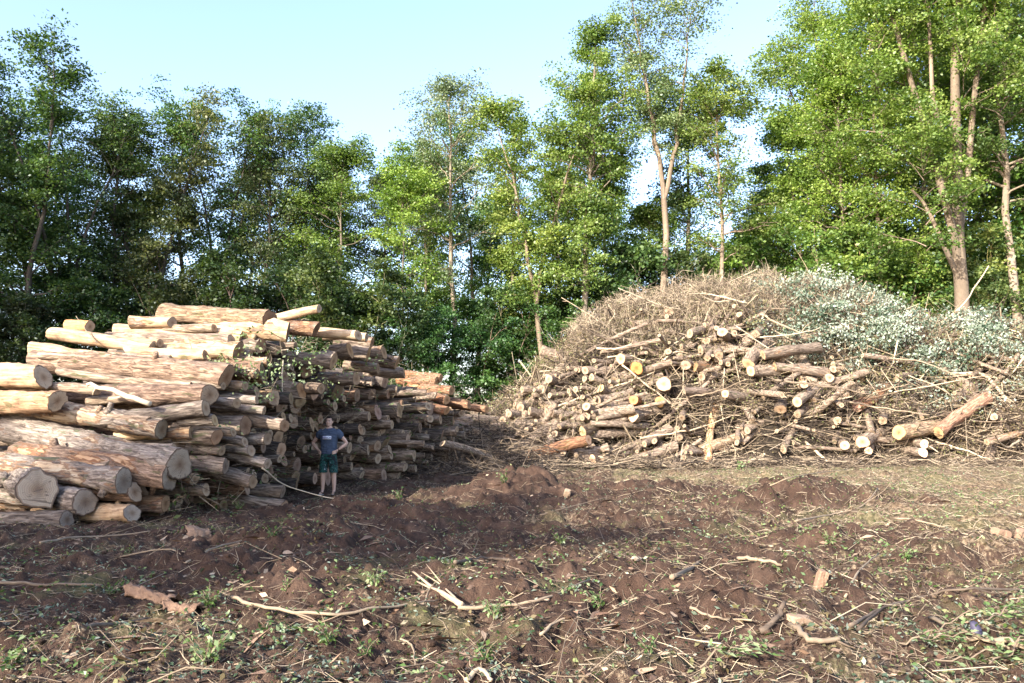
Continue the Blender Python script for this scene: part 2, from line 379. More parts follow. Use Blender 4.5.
# --- left stack: hand-placed front logs. (left px,py) -> (right px,py), depth Y of the right end, radius
def lh(l, rgt, Y, r, label, dy=None, col=(1,1,1), strip=.25, endcol=None, **kw):
    b = at(rgt[0], rgt[1], Y); x2 = (l[0]-512)/FPX
    # left end further away by about .27 per metre of length
    k = .27 if dy is None else dy
    Y2 = (Y + k*b[0])/(1 + k*x2); a = at(l[0], l[1], Y2)
    log_between(a, b, r, label=label, col=col, strip=strip, endcol=endcol, **kw)
grey=(.95,.97,1.0); red=(.92,.78,.70); pale=(1.08,1.03,.97); dk=(.6,.6,.62)
lh((-90,470),(12,498),12.7,.29,'thick grey log with broad round cut end at the bottom left corner of the stack',dy=1.1,col=grey,endcol=(.72,.75,.8))
lh((-25,490),(84,499),13.1,.225,'knotty log with forked lumpy cut end beside the bottom left round end',dy=.5,col=grey,endcol=(.8,.8,.85),knots=3)
lh((-10,521),(66,518),12.9,.15,'flattened weathered grey log lying on soil at the bottom left of the stack',dy=.2,col=dk,endcol=(.6,.6,.66))
lh((40,515),(132,511),13.2,.155,'short pale stripped log on the ground, lowest in front of the stack',dy=.3,col=pale,strip=.75,endcol=(.8,.8,.85))
lh((-40,462),(124,477),13.2,.20,'straight log with a white stripped patch, directly above the lowest front logs',strip=.42,col=grey,endcol=(.72,.72,.74))
lh((60,488),(133,491),13.35,.15,'short brown log tucked under the log with white stripped patch',col=red,endcol=(.75,.7,.68))
lh((95,505),(166,505),13.9,.17,'orange brown log resting on the ground under two larger ends',col=red,strip=.5,endcol=(.8,.6,.45))
lh((20,452),(167,480),13.5,.225,'reddish brown log ending just under the biggest low cut end',col=red,strip=.4,endcol=(.7,.68,.68))
lh((-30,424),(186,459),13.8,.26,'big rough barked log with large oval grey cut end low in the stack',col=grey,strip=.36,endcol=(.72,.7,.7))
lh((-30,392),(160,434),14.1,.21,'mossy log with long pale stripped streak sloping down to the right',col=grey,strip=.5,endcol=(.75,.75,.72),knots=2)
lh((110,423),(204,406),14.0,.145,'dark mossy log tilting up to the right with a sawn branch stub',col=dk,strip=.1,endcol=(.9,.8,.72),knots=3)
lh((40,394),(213,399),14.5,.19,'thick reddish log ending in a split double cut face',col=(.72,.6,.55),strip=.3,endcol=(.85,.75,.68))
lh((60,412),(212,392),14.75,.16,'log wedged above the tilted mossy log, pale cut end',col=red,strip=.3,endcol=(.9,.8,.7))
lh((30,364),(231,379),15.2,.225,'largest reddish brown log along the upper middle of the stack',col=red,strip=.28,endcol=(.7,.55,.45))
lh((-50,376),(42,377),14.6,.2,'bright cream stripped log cut off at the left edge of the photo',dy=.2,col=pale,strip=.9)
lh((-60,398),(60,402),14.3,.2,'orange stained log under the bright cream log at the left edge',dy=.25,col=red,strip=.6)
lh((36,347),(190,368),15.9,.17,'peeled log whose square left end juts out over the dark trees',col=pale,strip=.7)
lh((128,350),(205,354),16.0,.11,'thin peeled log with small round end in the middle of the upper rows',col=pale,strip=.75,endcol=(.75,.6,.5))
lh((150,350),(239,353),16.3,.185,'pale log with dark round end beside thin leafy twigs',col=pale,strip=.6,endcol=(.6,.5,.45))
lh((56,335),(150,345),16.3,.14,'long smooth pale log just under the top left chunk',col=pale,strip=.8)
lh((110,337),(232,345),16.6,.15,'greenish log beneath the top log, its end hidden in twigs',col=pale,strip=.3)
lh((120,328),(240,338),16.9,.16,'smooth cream log in the second row from the top',col=pale,strip=.85)
lh((160,315),(270,320),17.0,.225,'topmost thick tan log lying along the crest of the stack',col=(1.0,.86,.7),strip=.3,endcol=(.55,.42,.34))
lh((200,330),(288,334),16.9,.20,'smooth bright log with dark round end just under the topmost thick log',col=(1.15,1.1,1.02),strip=.6,endcol=(.5,.42,.36))
lh((131,321),(172,323),17.1,.14,'short tan log butted against the left end of the topmost log',col=pale,strip=.6)
lh((66,325),(90,326),16.8,.12,'small orange broken chunk alone on the upper left of the stack',col=(1.5,1.1,.7),strip=.9,dy=.1)
lh((268,319),(320,310),17.6,.10,'pale split log pointing up at the right end of the crest',col=pale,strip=1.0)
lh((285,327),(316,329),17.8,.185,'hollow looking round log end at the right end of the crest',col=red,strip=.5,endcol=(.55,.4,.32))
lh((300,331),(358,334),18.3,.13,'pale smooth log forming the skyline right of the crest',col=pale,strip=.8)
lh((325,336),(366,337),19.0,.12,'tan log on the skyline at the right, thinner than its neighbour',col=pale,strip=.7)
for (l,e,Y,r,lab,ec) in [
 ((235,351),(250,356),16.6,.11,'small round pinkish log end right of the pale log with dark end',(.9,.75,.65)),
 ((220,345),(262,347),16.9,.15,'log end between leafy twigs and the bright smooth log',(.95,.8,.7)),
 ((250,345),(277,350),17.2,.12,'little pale log end under the bright smooth log',(1,.85,.7)),
 ((215,396),(257,399),15.3,.09,'thin straight pale pole jutting out below the leafy twigs',(1,.9,.8)),
 ((210,405),(265,412),15.2,.09,'thin grey pole under the pale jutting pole',(.8,.75,.7)),
 ((212,410),(283,427),15.3,.13,'long dark log sloping down to the right, brown rounded end',(.8,.62,.5)),
 ((180,422),(214,420),14.2,.10,'short tan log with bright end left of the dark sloping log',(1.1,.95,.7)),
 ((205,424),(245,425),15.1,.17,'broad pinkish round end behind the green sprig',(.75,.6,.52)),
 ((170,434),(217,437),14.4,.13,'reddish split log end in the shaded middle of the stack',(1,.75,.6)),
 ((215,436),(245,441),15.0,.09,'slim grey log level with the reddish split end, left of two',(.8,.75,.72)),
 ((225,437),(267,440),15.4,.11,'slim grey log level with the reddish split end, right of two',(.8,.75,.72)),
 ((205,446),(251,451),15.0,.095,'slim bluish grey pole above the longest low pole',(.85,.8,.75)),
 ((212,452),(269,463),15.1,.115,'longest smooth grey pole low in the stack, sloping right',(.85,.8,.78)),
 ((190,462),(226,467),14.5,.15,'stubby log with dark round end right of the big oval end',(.55,.5,.5)),
 ((205,470),(252,482),14.9,.15,'mossy tan log with oval end close to the ground',(.85,.72,.6)),
 ((215,497),(283,508),15.6,.16,'weathered grey log on the soil at the foot of the stack near the man',(.8,.62,.5)),
 ((225,488),(284,492),16.2,.14,'squared grey log lying just above the lowest log near the man',(.6,.55,.55)),
 ((290,360),(333,360),18.3,.19,'large pale round log end high in the face above the man',(1.05,.9,.75)),
 ((330,352),(350,350),19.0,.18,'tilted broad brown log end at the top right of the face',(.95,.75,.55)),
 ((320,378),(356,378),19.2,.15,'round end in the upper face above and right of the man',(.9,.75,.62)),
 ((290,392),(314,393),17.7,.14,'pinkish round end just above left of the man head',(1.05,.85,.78)),
 ((270,390),(301,391),17.4,.18,'squarish brown cut end above left of the man head',(.85,.62,.42)),
 ]:
    lh(l,e,Y,r,lab,col=grey if r<.12 else (.85,.82,.8),strip=.2 if r<.12 else .3,endcol=ec)

for (l,e,Y,r,lab,ec) in [
 ((335,342),(372,343),20.0,.15,'skyline log with reddish end, left of three stepping down right of the crest',(.8,.6,.48)),
 ((345,350),(384,352),20.6,.16,'skyline log, middle of three stepping down right of the crest',(.85,.7,.55)),
 ((355,360),(397,363),21.2,.17,'skyline log, right of three stepping down right of the crest',(.8,.66,.52)),
 ((340,353),(368,355),19.8,.17,'broad mossy log end beneath the stepping skyline logs',(.9,.7,.45)),
 ((345,366),(378,368),20.2,.15,'shaded log end low under the stepping skyline logs',(.7,.6,.5)),
 ((370,370),(404,373),21.8,.14,'log at the right shoulder of the left stack with pale top',(.9,.75,.6)),
 ((380,355),(393,358),20.9,.07,'thin torn pale stub on the right shoulder of the left stack',(1.2,1,.8))]:
    lh(l,e,Y,r,lab,col=(.95,.9,.85),strip=.35,endcol=ec)

rgf = np.random.default_rng(77)
for (l,e,Y,r) in [((60,446),(176,446),13.95,.10),((20,470),(108,468),13.5,.09),((95,470),(160,470),13.9,.12),((140,476),(196,478),14.2,.12),((150,492),(205,490),14.4,.11),((118,436),(190,434),14.3,.10),((70,412),(150,419),14.15,.09),((90,402),(196,398),14.45,.08),
  ((-10,386),(95,392),14.6,.10),((60,372),(188,384),14.95,.09),((120,384),(222,388),15.0,.08),((40,358),(140,362),15.6,.08),((150,366),(236,368),15.6,.09),((110,356),(172,358),15.9,.08),((175,344),(228,345),16.45,.09),((90,343),(160,343),16.5,.09),((165,328),(215,329),16.9,.10),((205,323),(250,326),17.1,.09),((188,447),(222,452),14.5,.10),((176,428),(232,431),14.6,.10),((196,400),(236,402),14.9,.10),((206,386),(246,387),15.4,.11),((225,372),(256,374),15.8,.10),((236,360),(268,361),16.3,.10)]:
    c0 = [(.95,.95,.97),(1.1,1.0,.9),(.8,.78,.76),(1.2,1.12,1.0)][rgf.integers(4)]; e0 = rgf.uniform(.7,1.0)
    lh(l,e,Y,r,None,col=c0,strip=rgf.uniform(.15,.6),endcol=(e0,e0*.9,e0*.8))

# --- left stack: packed rows behind
A_DIR = np.array([.966,-.26,0]); B_DIR = np.array([.26,.966,0]); P0 = np.array([-5.6,13.5,0])
hv = ([-.2,.5,1,2,3,3.6,5,7,8.5,10,12,14,16,17.8],[.3,.75,1.2,2.0,2.9,3.35,3.5,3.4,3.1,2.85,2.75,2.5,2.15,1.4])
def prof(v): return np.interp(v, *hv)
rgp = np.random.default_rng(11)
# cross-section of the stack: centre along the face, height (cm) and radius (mm) of each log, packed like stacked circles
PACK = '''22,11,124 51,14,165 85,15,176 114,10,113 138,11,126 172,18,212 205,10,118 229,11,124 263,18,214 302,15,178 335,13,151 367,14,166 402,16,183 
434,12,140 461,11,125 493,17,197 531,16,184 566,14,166 603,17,200 640,14,170 679,19,218 714,11,132 744,15,171 777,14,163 809,13,149 
841,15,175 872,12,136 905,17,198 946,17,205 979,11,124 1007,14,161 1038,12,140 1063,10,119 1096,18,209 1133,13,157 1161,11,126 1192,16,184 
1224,11,132 1258,18,209 1292,11,134 1317,10,114 1342,11,132 1370,13,148 1401,14,162 1438,18,210 1477,16,187 1511,13,147 1537,10,112 
1561,11,128 1595,19,220 1633,14,161 1668,16,186 1698,10,116 1721,10,114 1753,17,203 1710,26,85 1545,36,164 124,34,151 216,37,173 1326,33,134 
1055,40,188 451,38,164 986,38,158 29,41,190 2,25,126 1154,43,200 1727,29,85 722,39,157 1692,29,93 1353,29,85 1218,44,203 1025,35,121 
863,38,146 1290,47,225 423,34,110 1382,47,220 795,34,103 349,38,134 821,35,104 1500,40,149 323,37,124 762,37,113 67,39,126 1646,48,205 
382,50,225 551,38,114 627,50,204 1121,36,100 578,44,163 514,41,122 288,44,143 1461,43,135 98,41,116 147,34,85 924,49,174 891,50,163 
1714,55,204 482,53,186 1413,37,105 1572,43,113 1678,44,111 245,49,146 1620,34,85 959,50,145 186,53,162 656,42,104 693,55,172 1757,60,225 
1087,53,153 1433,55,162 1346,51,144 1182,41,85 1607,58,193 1252,52,140 837,56,165 781,55,149 156,55,139 808,52,127 1010,58,153 746,60,163 
535,62,179 1523,51,104 416,55,110 1113,56,110 310,55,99 81,60,136 334,61,135 116,70,225 1188,64,157 1481,53,85 1557,68,185 53,64,147 
269,65,138 663,66,150 440,69,165 222,71,174 1321,54,90 1678,77,225 1036,63,112 598,63,115 982,66,138 866,67,143 1132,64,105 508,61,85 
1506,72,176 1467,70,133 719,68,123 1064,71,141 1409,68,116 567,74,162 294,66,85 943,72,125 1234,80,185 1331,72,116 907,80,182 1360,81,188 
1159,79,171 799,81,174 356,66,85 1269,80,164 1101,79,152 406,87,218 314,81,159 1311,69,87 171,80,151 1633,83,164 1531,68,85 767,81,147 
499,82,142 638,84,157 1441,90,196 467,83,148 248,73,92 1022,93,217 1585,81,122 1390,80,114 368,80,106 147,75,85 1731,82,112 685,83,124 
344,85,141 844,87,153 196,75,85 610,83,121 1296,78,85 83,90,156 966,98,224 285,88,142 1206,83,102 736,87,133 1533,94,177 1126,84,103 
1315,102,225 590,82,85 1709,85,98 524,91,127 1481,98,181 709,93,143 877,94,150 256,97,160 1754,102,201 1185,94,131 1780,84,110 994,85,85 
1077,99,162 203,102,188 141,98,152 1607,93,124 1404,110,222 552,109,210 665,90,85 443,98,136 1567,98,129 932,90,85 821,100,115 593,105,156 
374,105,149 1140,108,172 1654,101,111 1214,115,225 110,111,185 1721,101,110 1253,106,140 485,109,164 1699,102,109 780,116,221 1108,109,155 
327,109,155 170,110,152 678,110,151 921,111,152 624,113,161 1282,103,101 1349,110,124 1625,111,132 731,121,212 854,121,201 298,112,129 
1508,110,122 1589,113,140 1051,113,133 1676,113,142 1052,91,85 232,114,131 516,120,171 754,100,85 653,104,105 1169,114,126 423,126,203 
1372,108,103 898,105,85 998,124,182 1457,116,115 1552,126,188 275,117,115 1650,126,156 458,119,121 1711,134,225 352,122,126 701,114,85 
395,116,92 817,129,170 887,123,126 1274,129,170 1435,119,104 145,130,170 1083,133,182 944,128,145 654,132,174 1029,128,139 252,121,85 
1490,126,116 1365,130,130 579,133,149 189,137,188 1335,134,151 1245,130,120 1609,134,144 1524,123,85 378,136,171 1123,135,146 604,128,93 
312,136,151 1186,131,103 693,139,173 1156,143,188 1747,135,129 1773,130,133 215,126,85 970,131,102 1299,129,85 910,141,164 477,144,189 
1471,131,85 1580,137,114 1447,145,192 240,139,133 288,134,95 1510,135,98 1675,142,151 540,147,190 1054,137,110 264,134,85 1390,148,186 
622,149,190 757,142,125 338,142,118 876,154,204 1418,140,108 1202,152,164 793,149,142 450,138,85 1310,149,142 1528,139,85 1631,143,97 
1228,143,93 1486,160,225 1015,158,201 505,143,89 218,144,94 837,144,88 960,155,162 275,157,173 402,148,101 982,145,85 164,147,85 1257,147,85 
720,156,153 1354,151,109 1563,156,139 438,160,164 1105,149,85 1594,159,151 1280,168,222 934,150,95 1650,157,137 1064,168,215 820,160,150 
587,167,202 357,150,85 668,166,193 1535,160,141 1130,161,126 323,172,223 1241,162,129 229,171,197 1334,162,133 1420,167,160 1620,161,114 
771,162,118 513,164,130 386,165,133 919,178,225 175,168,149 1736,153,85 744,158,87 1367,182,225 467,181,197 1157,184,223 149,155,85 
1100,171,143 794,183,192 551,183,193 846,161,102 1452,182,177 1218,182,178 751,184,175 411,168,116 1675,171,145 361,171,122 1637,184,168 
623,191,225 986,162,89 1574,191,225 200,164,98 1313,174,105 974,190,219 857,183,141 720,185,132 427,192,179 1249,187,139 199,189,155 
513,199,225 697,165,90 1191,175,97 828,189,150 1609,180,102 1122,183,109 886,183,104 380,200,225 1485,204,214 1512,184,127 1087,198,156 
1303,201,184 1421,202,197 692,182,92 675,199,142 1537,186,120 582,205,184 1332,189,138 1189,197,126 1693,157,85 1400,183,96 1271,199,109 
1055,205,171 1614,200,106 701,200,114 875,205,140 1523,206,120 732,210,144 1232,219,222 848,206,110 761,214,145 1546,207,109 790,216,143 
349,189,97 1708,165,89 333,209,159 301,205,168 653,190,93 492,167,87 897,199,85 282,184,106 262,211,225 263,180,85 915,220,195 233,199,85 
548,222,193 940,204,101 822,223,197 1452,211,118 1170,227,225 1131,215,183 956,224,167 651,214,147 1110,198,85 228,219,119 990,226,169 
1392,200,96 1376,216,129 1354,212,97 1279,225,159 690,233,225 1332,216,126 1078,228,159 627,224,112 860,229,144 1104,214,89 1311,237,184 
314,234,158 352,242,225 1046,240,188 1437,232,137 1352,240,188 1408,235,149 518,235,139 485,231,192 468,209,85 452,204,85 438,222,135 
742,242,190 410,220,147 1018,200,213 1107,238,146 387,235,132 580,242,188 645,245,160 423,246,146 542,263,225 453,246,147 503,262,165 
614,248,155 1199,216,85 608,218,86 883,226,88 774,238,132 881,251,163 845,261,210 291,228,85 1203,237,123 284,258,225 801,260,225 
1224,258,177 632,281,225 1462,232,114 1021,229,85 1253,248,130 1010,251,152 976,261,205 938,254,180 1191,261,153 1279,254,137 1385,236,85 
1162,262,138 258,241,85 911,249,99 476,259,108 670,267,178 705,269,172 597,272,139 915,267,85 456,274,139 482,281,118 573,270,103 
929,286,154 894,286,204 505,291,127 563,295,161 480,313,207 537,295,103 450,300,124 951,277,85 546,313,96 965,287,85 523,314,128 569,330,192 
537,330,85 521,336,93 419,283,225 389,262,140 385,288,119 '''
circ = [(int(a)/100, int(b)/100, int(c)/1000) for a, b, c in (t.split(',') for t in PACK.split())]
NPACK = len(circ)
tones = [((.42,.42,.45),.05),((.55,.55,.58),.1),((.6,.54,.5),.15),((.8,.62,.52),.25),((.32,.31,.32),.0),((.85,.8,.72),.5)]  # dark bark, with the face's deep shade put into these colours too
for (v, z, r) in circ:
    if z+r > np.interp(v,[9,11,13,15,17.6],[3.3,2.6,2.15,1.8,1.1])+rgp.normal(0,.12): continue
    if rgp.random() < .04: continue
    r = r*rgp.uniform(.8,1.0)
    setback = .55*(1-sstep(2.2,4.2,v)) + .75*sstep(3.2,4.4,v)*(1-sstep(8.5,10.5,v))
    if 4.3 < v < 8 and z < 1.9: setback += .35
    u = -setback + rgp.normal(0,.24) - (.5*rgp.random()**3) + (.35 if rgp.random()<.12 else 0)
    ax = rgp.normal(0,.07); az = rgp.normal(0,.03)
    d = A_DIR*math.cos(ax)+B_DIR*math.sin(ax); d = d+np.array([0,0,az])
    p = P0 + A_DIR*u + B_DIR*v + np.array([0,0,z+.02])
    L = rgp.uniform(3.3,4.8)
    col, st = tones[rgp.integers(len(tones))]
    if v > 10.5 and z > prof(v)-.7: col, st = (.95,.74,.6), .4
    e = rgp.uniform(.45,1.0); ec = (e*1.06, e*rgp.uniform(.86,.96), e*rgp.uniform(.72,.92))  # end tints lowered as well, painting in shade on the stack's face
    add_log(p, d, L, r, col, st, ec, where='left')
# heap in the middle, its ends facing the viewer
for k in range(34):
    px = rgp.uniform(425,560); py = rgp.uniform(404,455); Y = 28.2 + (455-py)*.035 + rgp.normal(0,.25)
    p = at(px,py,Y); yaw = rgp.normal(-1.85,.4); el = rgp.normal(0,.09)
    e = rgp.uniform(.8,1.2)
    add_log(p, (math.cos(yaw),math.sin(yaw),el), rgp.uniform(1.8,3.2), rgp.uniform(.11,.2), (.7,.68,.68), .15, (e,e*.88,e*.72), where='right')
for (l,e,Y,r) in [((405,386),(452,392),25.5,.17),((412,392),(448,399),25.2,.15),((398,380),(436,381),25.8,.14),((420,398),(470,404),25.8,.16),((405,403),(446,410),24.8,.14),((452,404),(486,410),26.5,.13),((395,374),(440,378),25.9,.13)]:
    log_between(at(l[0],l[1],Y+.8), at(e[0],e[1],Y), r, col=(1.0,.72,.55), strip=.4, endcol=(.9,.68,.5), where='left', label=None)
log_between(at(438,440,24.5), at(497,467,26.0), .13, col=(.9,.85,.8), strip=.3, label='bent grey log slumped off the heap between the two piles', bend=.09, where='right')
log_between(at(300,425,24), at(428,440,24.6), .12, col=(.8,.8,.8), strip=.2, label=None, where='left')

# --- right brush heap
RX = [-2.2,-1.4,-.6,.3,2,3.6,5.7,7.7,11,13,15,17.6,21,26,30]; RZ = [0,.8,2.1,3.0,4.2,5.0,6.0,6.5,6.5,6.0,5.4,4.7,4.7,4.0,0]
def mound(x, y):
    x = np.asarray(x,float); y = np.asarray(y,float)
    rid = np.interp(x, RX, RZ); y0 = 28.3+1.3*vnoise(x,0*x,2.2,31)+.6*vnoise(x,0*x,.8,32)-.25*sstep(6,14,x)
    s = np.clip((y-y0)/5.8, 0, 1); back = 1-sstep(38,45,y)
    p = np.where(s < .1, s/.1*.27, .27+.73*np.sin((np.maximum(s,.1)-.1)/.9*math.pi/2)**.9)
    n = .9*vnoise(x,y,1.5,33)+.7*vnoise(x,y,.7,34)+.7*vnoise(x,y,4,35)
    return np.maximum(rid*p*back + n*np.minimum(1, rid/3)*np.minimum(1, s*3)*back, -.3)
def surf(x, s):
    y0 = 28.3-.25*float(sstep(6,14,x)); y = y0+5.8*s; return np.array([x, y, float(mound(x,y))])
rgr = np.random.default_rng(23)
def rlog(p, yaw, el, L, r, **kw):
    d = (math.cos(yaw)*math.cos(el), math.sin(yaw)*math.cos(el), math.sin(el)); add_log(p, d, L, r, where='right', **kw)
HP = [(619,360),(635,369),(662,383),(633,400),(632,417),(658,402),(596,333),(748,365),(763,355),(752,372),(776,366),(724,393),(684,392),(900,434),(940,432),(923,448),(715,430)]
cnt = 0
while cnt < 400:
    x = rgr.uniform(-.6, 18.5); s = rgr.uniform(0.0,.75)**1.15
    if s > .42+.12*math.sin(x*1.7) and rgr.random() < .85: continue
    if x > 8.5 and rgr.random() < .45+.3*float(sstep(10,14,x)): continue
    if x > 11 and s > .42: continue
    if x > 12 and rgr.random() < .5: continue
    p = surf(x, s); big = rgr.random()
    r = .06+.15*big**2.0; left = 1-float(sstep(2,6,x))
    yaw = rgr.normal(-2.15-.35*left, .5+.12*(1-left)); el = rgr.normal(-.04-.16*(1-s), .26)
    d = np.array([math.cos(yaw)*math.cos(el), math.sin(yaw)*math.cos(el), math.sin(el)])
    p = p + d*rgr.uniform(.15,.85) + np.array([0,-.1,rgr.uniform(-.1,.25)])
    if p[2] < r: p[2] = r+.02
    qx,qy,_f = proj(p)
    if any((qx-hx)**2+(qy-hy)**2 < 20**2 for hx,hy in HP): continue
    e = rgr.uniform(.9,1.9); ec = (e*1.05, e*rgr.uniform(.82,.95), e*rgr.uniform(.6,.9))
    col = [(.5,.45,.42),(.85,.72,.6),(.9,.58,.42),(1.1,1.0,.85),(.36,.34,.33)][rgr.integers(5)]
    add_log(p, d, rgr.uniform(1.4,2.8), r, col, rgr.uniform(.1,.6), ec, where='right'); cnt += 1
for k in range(60):   # slim poles at the left shoulder, butts toward the lower left
    px = rgr.uniform(508,625); py = rgr.uniform(max(335,400-(px-505)*.55), 425)
    for Yq in np.arange(26.5, 36, .1):
        q = at(px,py,Yq)
        if q[2] <= float(mound(q[0],q[1]))+.1: break
    e = rgr.uniform(1.0,1.7)
    rlog(at(px,py,max(26.8,Yq-rgr.uniform(.1,.7))), rgr.normal(-2.6,.25), rgr.normal(-.08,.12), rgr.uniform(1.6,2.6), rgr.uniform(.07,.13), col=(1.1,1,.88), strip=.3, endcol=(e*1.05,e*.88,e*.68))
def rh(px,py,s_y,yaw,el,L,r,label,ec=(1.2,1.05,.85),col=(1,.95,.9),strip=.3,**kw):
    for Yq in np.arange(26.5, 36, .1):
        q = at(px,py,Yq)
        if q[2] <= float(mound(q[0],q[1]))+.1: break
    rlog(at(px,py,max(26.8, Yq-.75)),yaw,el,L,r*1.08,label=label,endcol=ec,col=col,strip=strip,hero=True,**kw)
rh(619,360,30.3,-2.3,0,2.4,.21,'log with large cream round end left of the orange cut end',ec=(1.35,1.15,.85))
rh(635,369,30.2,-1.9,0,2.2,.24,'log with vivid orange round cut end in the middle of the brush pile',ec=(1.5,.82,.38))
rh(662,383,30.1,-1.8,.1,2.0,.24,'log with ragged whitish split end right of the orange cut end',ec=(1.5,1.4,1.2))
rh(633,400,29.6,-1.9,0,2.2,.17,'orange tinged cut end below the vivid orange one',ec=(1.4,.8,.45),col=(1.4,.8,.5))
rh(632,417,29.3,-2.2,0,2.4,.19,'log with bright white oval end low in the brush pile',ec=(1.6,1.5,1.35))
rh(658,402,29.6,-1.8,0,2.2,.17,'yellowish cut end beside a rusty brown log',ec=(1.3,.95,.55))
rh(596,333,31.0,-2.75,-.15,2.4,.15,'dark log jutting down left at the upper left of the brush pile',ec=(1.35,1.2,1),col=(.7,.66,.62))
rh(748,365,30.6,-2.2,-.45,2.2,.22,'thick brown log pointing down left under the straw coloured twigs',ec=(1.2,1.0,.8))
rh(763,355,30.8,-2.75,-.12,2.6,.18,'dark log with white end lying above its parallel neighbour',ec=(1.4,1.25,1.1),col=(.8,.76,.72))
rh(752,372,30.3,-2.7,-.1,2.3,.18,'brown log with bright end just under the dark log with white end',ec=(1.4,1.25,1.0))
rh(776,366,30.4,-2.8,.12,2.2,.16,'log with small bright end right of the two parallel logs',ec=(1.3,1.1,.9))
rh(724,393,29.9,-2.5,.12,2.2,.16,'log with cream end directly above the leaning trunk',ec=(1.4,1.2,1.0))
rh(684,392,30.0,-2.8,0,2.0,.14,'log with bluish white end halfway along the pile face',ec=(1.3,1.3,1.3),col=(.75,.7,.68))
rh(799,402,29.7,-2.3,-.3,2.2,.17,'grey log with bright end above the greenish leaves',ec=(1.4,1.25,1.05))
rh(862,442,28.8,-2.4,-.2,2.4,.19,'tan log among the low bundle at the right foot of the pile',ec=(1.3,1.1,.9))
rh(900,434,29.0,-2.6,-.1,2.6,.24,'thick tan log with broad cut end at the right foot of the pile',ec=(1.2,1.0,.7),col=(1.2,1.05,.85))
rh(940,432,29.2,-2.65,-.42,2.8,.20,'reddish log sloping down left beyond the low bundle',ec=(1.2,1.05,.8),col=(1.25,.9,.75))
rh(868,451,28.3,-2.0,-.05,2.0,.14,'low bundle log with small white end on the ground',ec=(1.5,1.4,1.3))
rh(923,444,28.3,-1.7,0,1.8,.14,'pair of stacked white ends at the right foot, upper one',ec=(1.8,1.7,1.6))
rh(922,452,28.1,-1.6,0,1.8,.15,'pair of stacked white ends at the right foot, lower one',ec=(1.7,1.6,1.5))
rh(844,446,28.5,-1.8,-.1,1.8,.15,'white round end at the left of the low bundle',ec=(1.5,1.4,1.25))
log_between(at(706,466,27.9), at(722,394,29.4), .15, col=(1.35,1.15,.9), strip=.5, label='stout leaning trunk propped upright against the front of the brush pile', where='right', cat='log')
log_between(at(818,458,28.6), at(792,470,27.6), .15, col=(1.3,1.15,.95), strip=.5, label='short tan log pointing at the viewer at the foot of the brush pile', where='right')
log_between(at(985,441,27.6), at(1040,427,28.4), .12, col=(1.1,1,.9), strip=.4, label='curved grey limb log at the far right foot of the pile', where='right')

# --- build logs: the 300 largest in view as things, the rest as one heap
LOGS = [l for l in LOGS if l['hero'] or -30 < l['px'] < 1054]
for l in LOGS: l['score'] = l['size']*(3 if l['hero'] or l['label'] else 1)
LOGS.sort(key=lambda l: -l['score'])
ind, rest = LOGS[:292], LOGS[292:]
NUM = {0:'',.5:'half a man height',1:'one man height',1.5:'one and a half man heights',2:'two man heights',2.5:'two and a half man heights',3:'three man heights',3.5:'three and a half man heights',4:'four man heights',4.5:'four and a half man heights',5:'five man heights',5.5:'five and a half man heights',6:'six man heights'}
def place_words(px, py, where):
    ax, ay, nm, unit = (331,414,'the man',38) if where=='left' else (635,369,'the orange cut end',38)
    kx = round((px-ax)/unit)/2
    side = 'straight' if kx == 0 else ('%s %s of %s' % (NUM.get(abs(kx),'far'), 'left' if kx<0 else 'right', nm))
    if where == 'left':
        if py < 410:
            ky = round((414-py)/19)/4; h = {.25:'just above head level',.5:'half his height above his head',.75:'three quarters his height above his head',1:'his full height above his head'}.get(ky, 'at head level' if ky==0 else 'on the crest')
        else: h = ['level with his face','level with his chest','level with his waist','level with his knees','level with his feet','below his feet'][min(5,int((py-410)/17))]
        if side == 'straight': side = 'behind the man'
        key = (kx, h)
    else:
        ky = round((369-py)/19)/4
        h = 'level with it' if ky == 0 else '%s %s it' % ({.25:'a quarter man height',.5:'half a man height',.75:'three quarters of a man height',1:'a full man height',1.25:'well over a man height'}.get(abs(ky),'far'), 'above' if ky>0 else 'below')
        if side == 'straight': side = 'in line with the orange cut end'
        key = (kx, h)
    return side, h, key
from collections import defaultdict
def auto_labels(items, noun):
    cells = defaultdict(list)
    for l in items:
        if l.get('label'): continue
        s, h, key = place_words(l['px'], l['py'], l['where']); l['_w'] = (s, h); cells[(l['where'],key)].append(l)
    for key, ls in cells.items():
        n = len(ls)
        if n == 1: names = ['']
        elif n == 2: names = ['left of two','right of two']
        elif n == 3: names = ['leftmost of three','middle of three','rightmost of three']
        else: names = ['leftmost of %d'%n] + ['%s from left of %d' % (['second','third','fourth','fifth','sixth','seventh','eighth','ninth','tenth'][min(8,i)],n) for i in range(n-2)] + ['rightmost of %d'%n]
        ls.sort(key=lambda l: l['px'])
        for l, nm in zip(ls, names):
            s, h = l['_w']; t = '%s, %s, %s' % (noun(l), s, h)
            if nm: t += ', ' + nm
            w = t.split()
            l['label'] = ' '.join(w[:16])
def log_noun(l):
    t = 'thick' if l['r'] > .17 else ('slim' if l['r'] < .125 else '')
    e = l['ec'] or (1,1,1); b = e[0]
    c = 'bright' if b > 1.25 else ('dark' if b < .78 else 'tan')
    return (c+' '+t+' log').replace('  ',' ')
auto_labels(ind, log_noun)
def log_matrix(l):
    d = l['d']; q = Vector(d).to_track_quat('X','Z'); c = l['p']-d*l['L']/2
    return q, Vector(c)
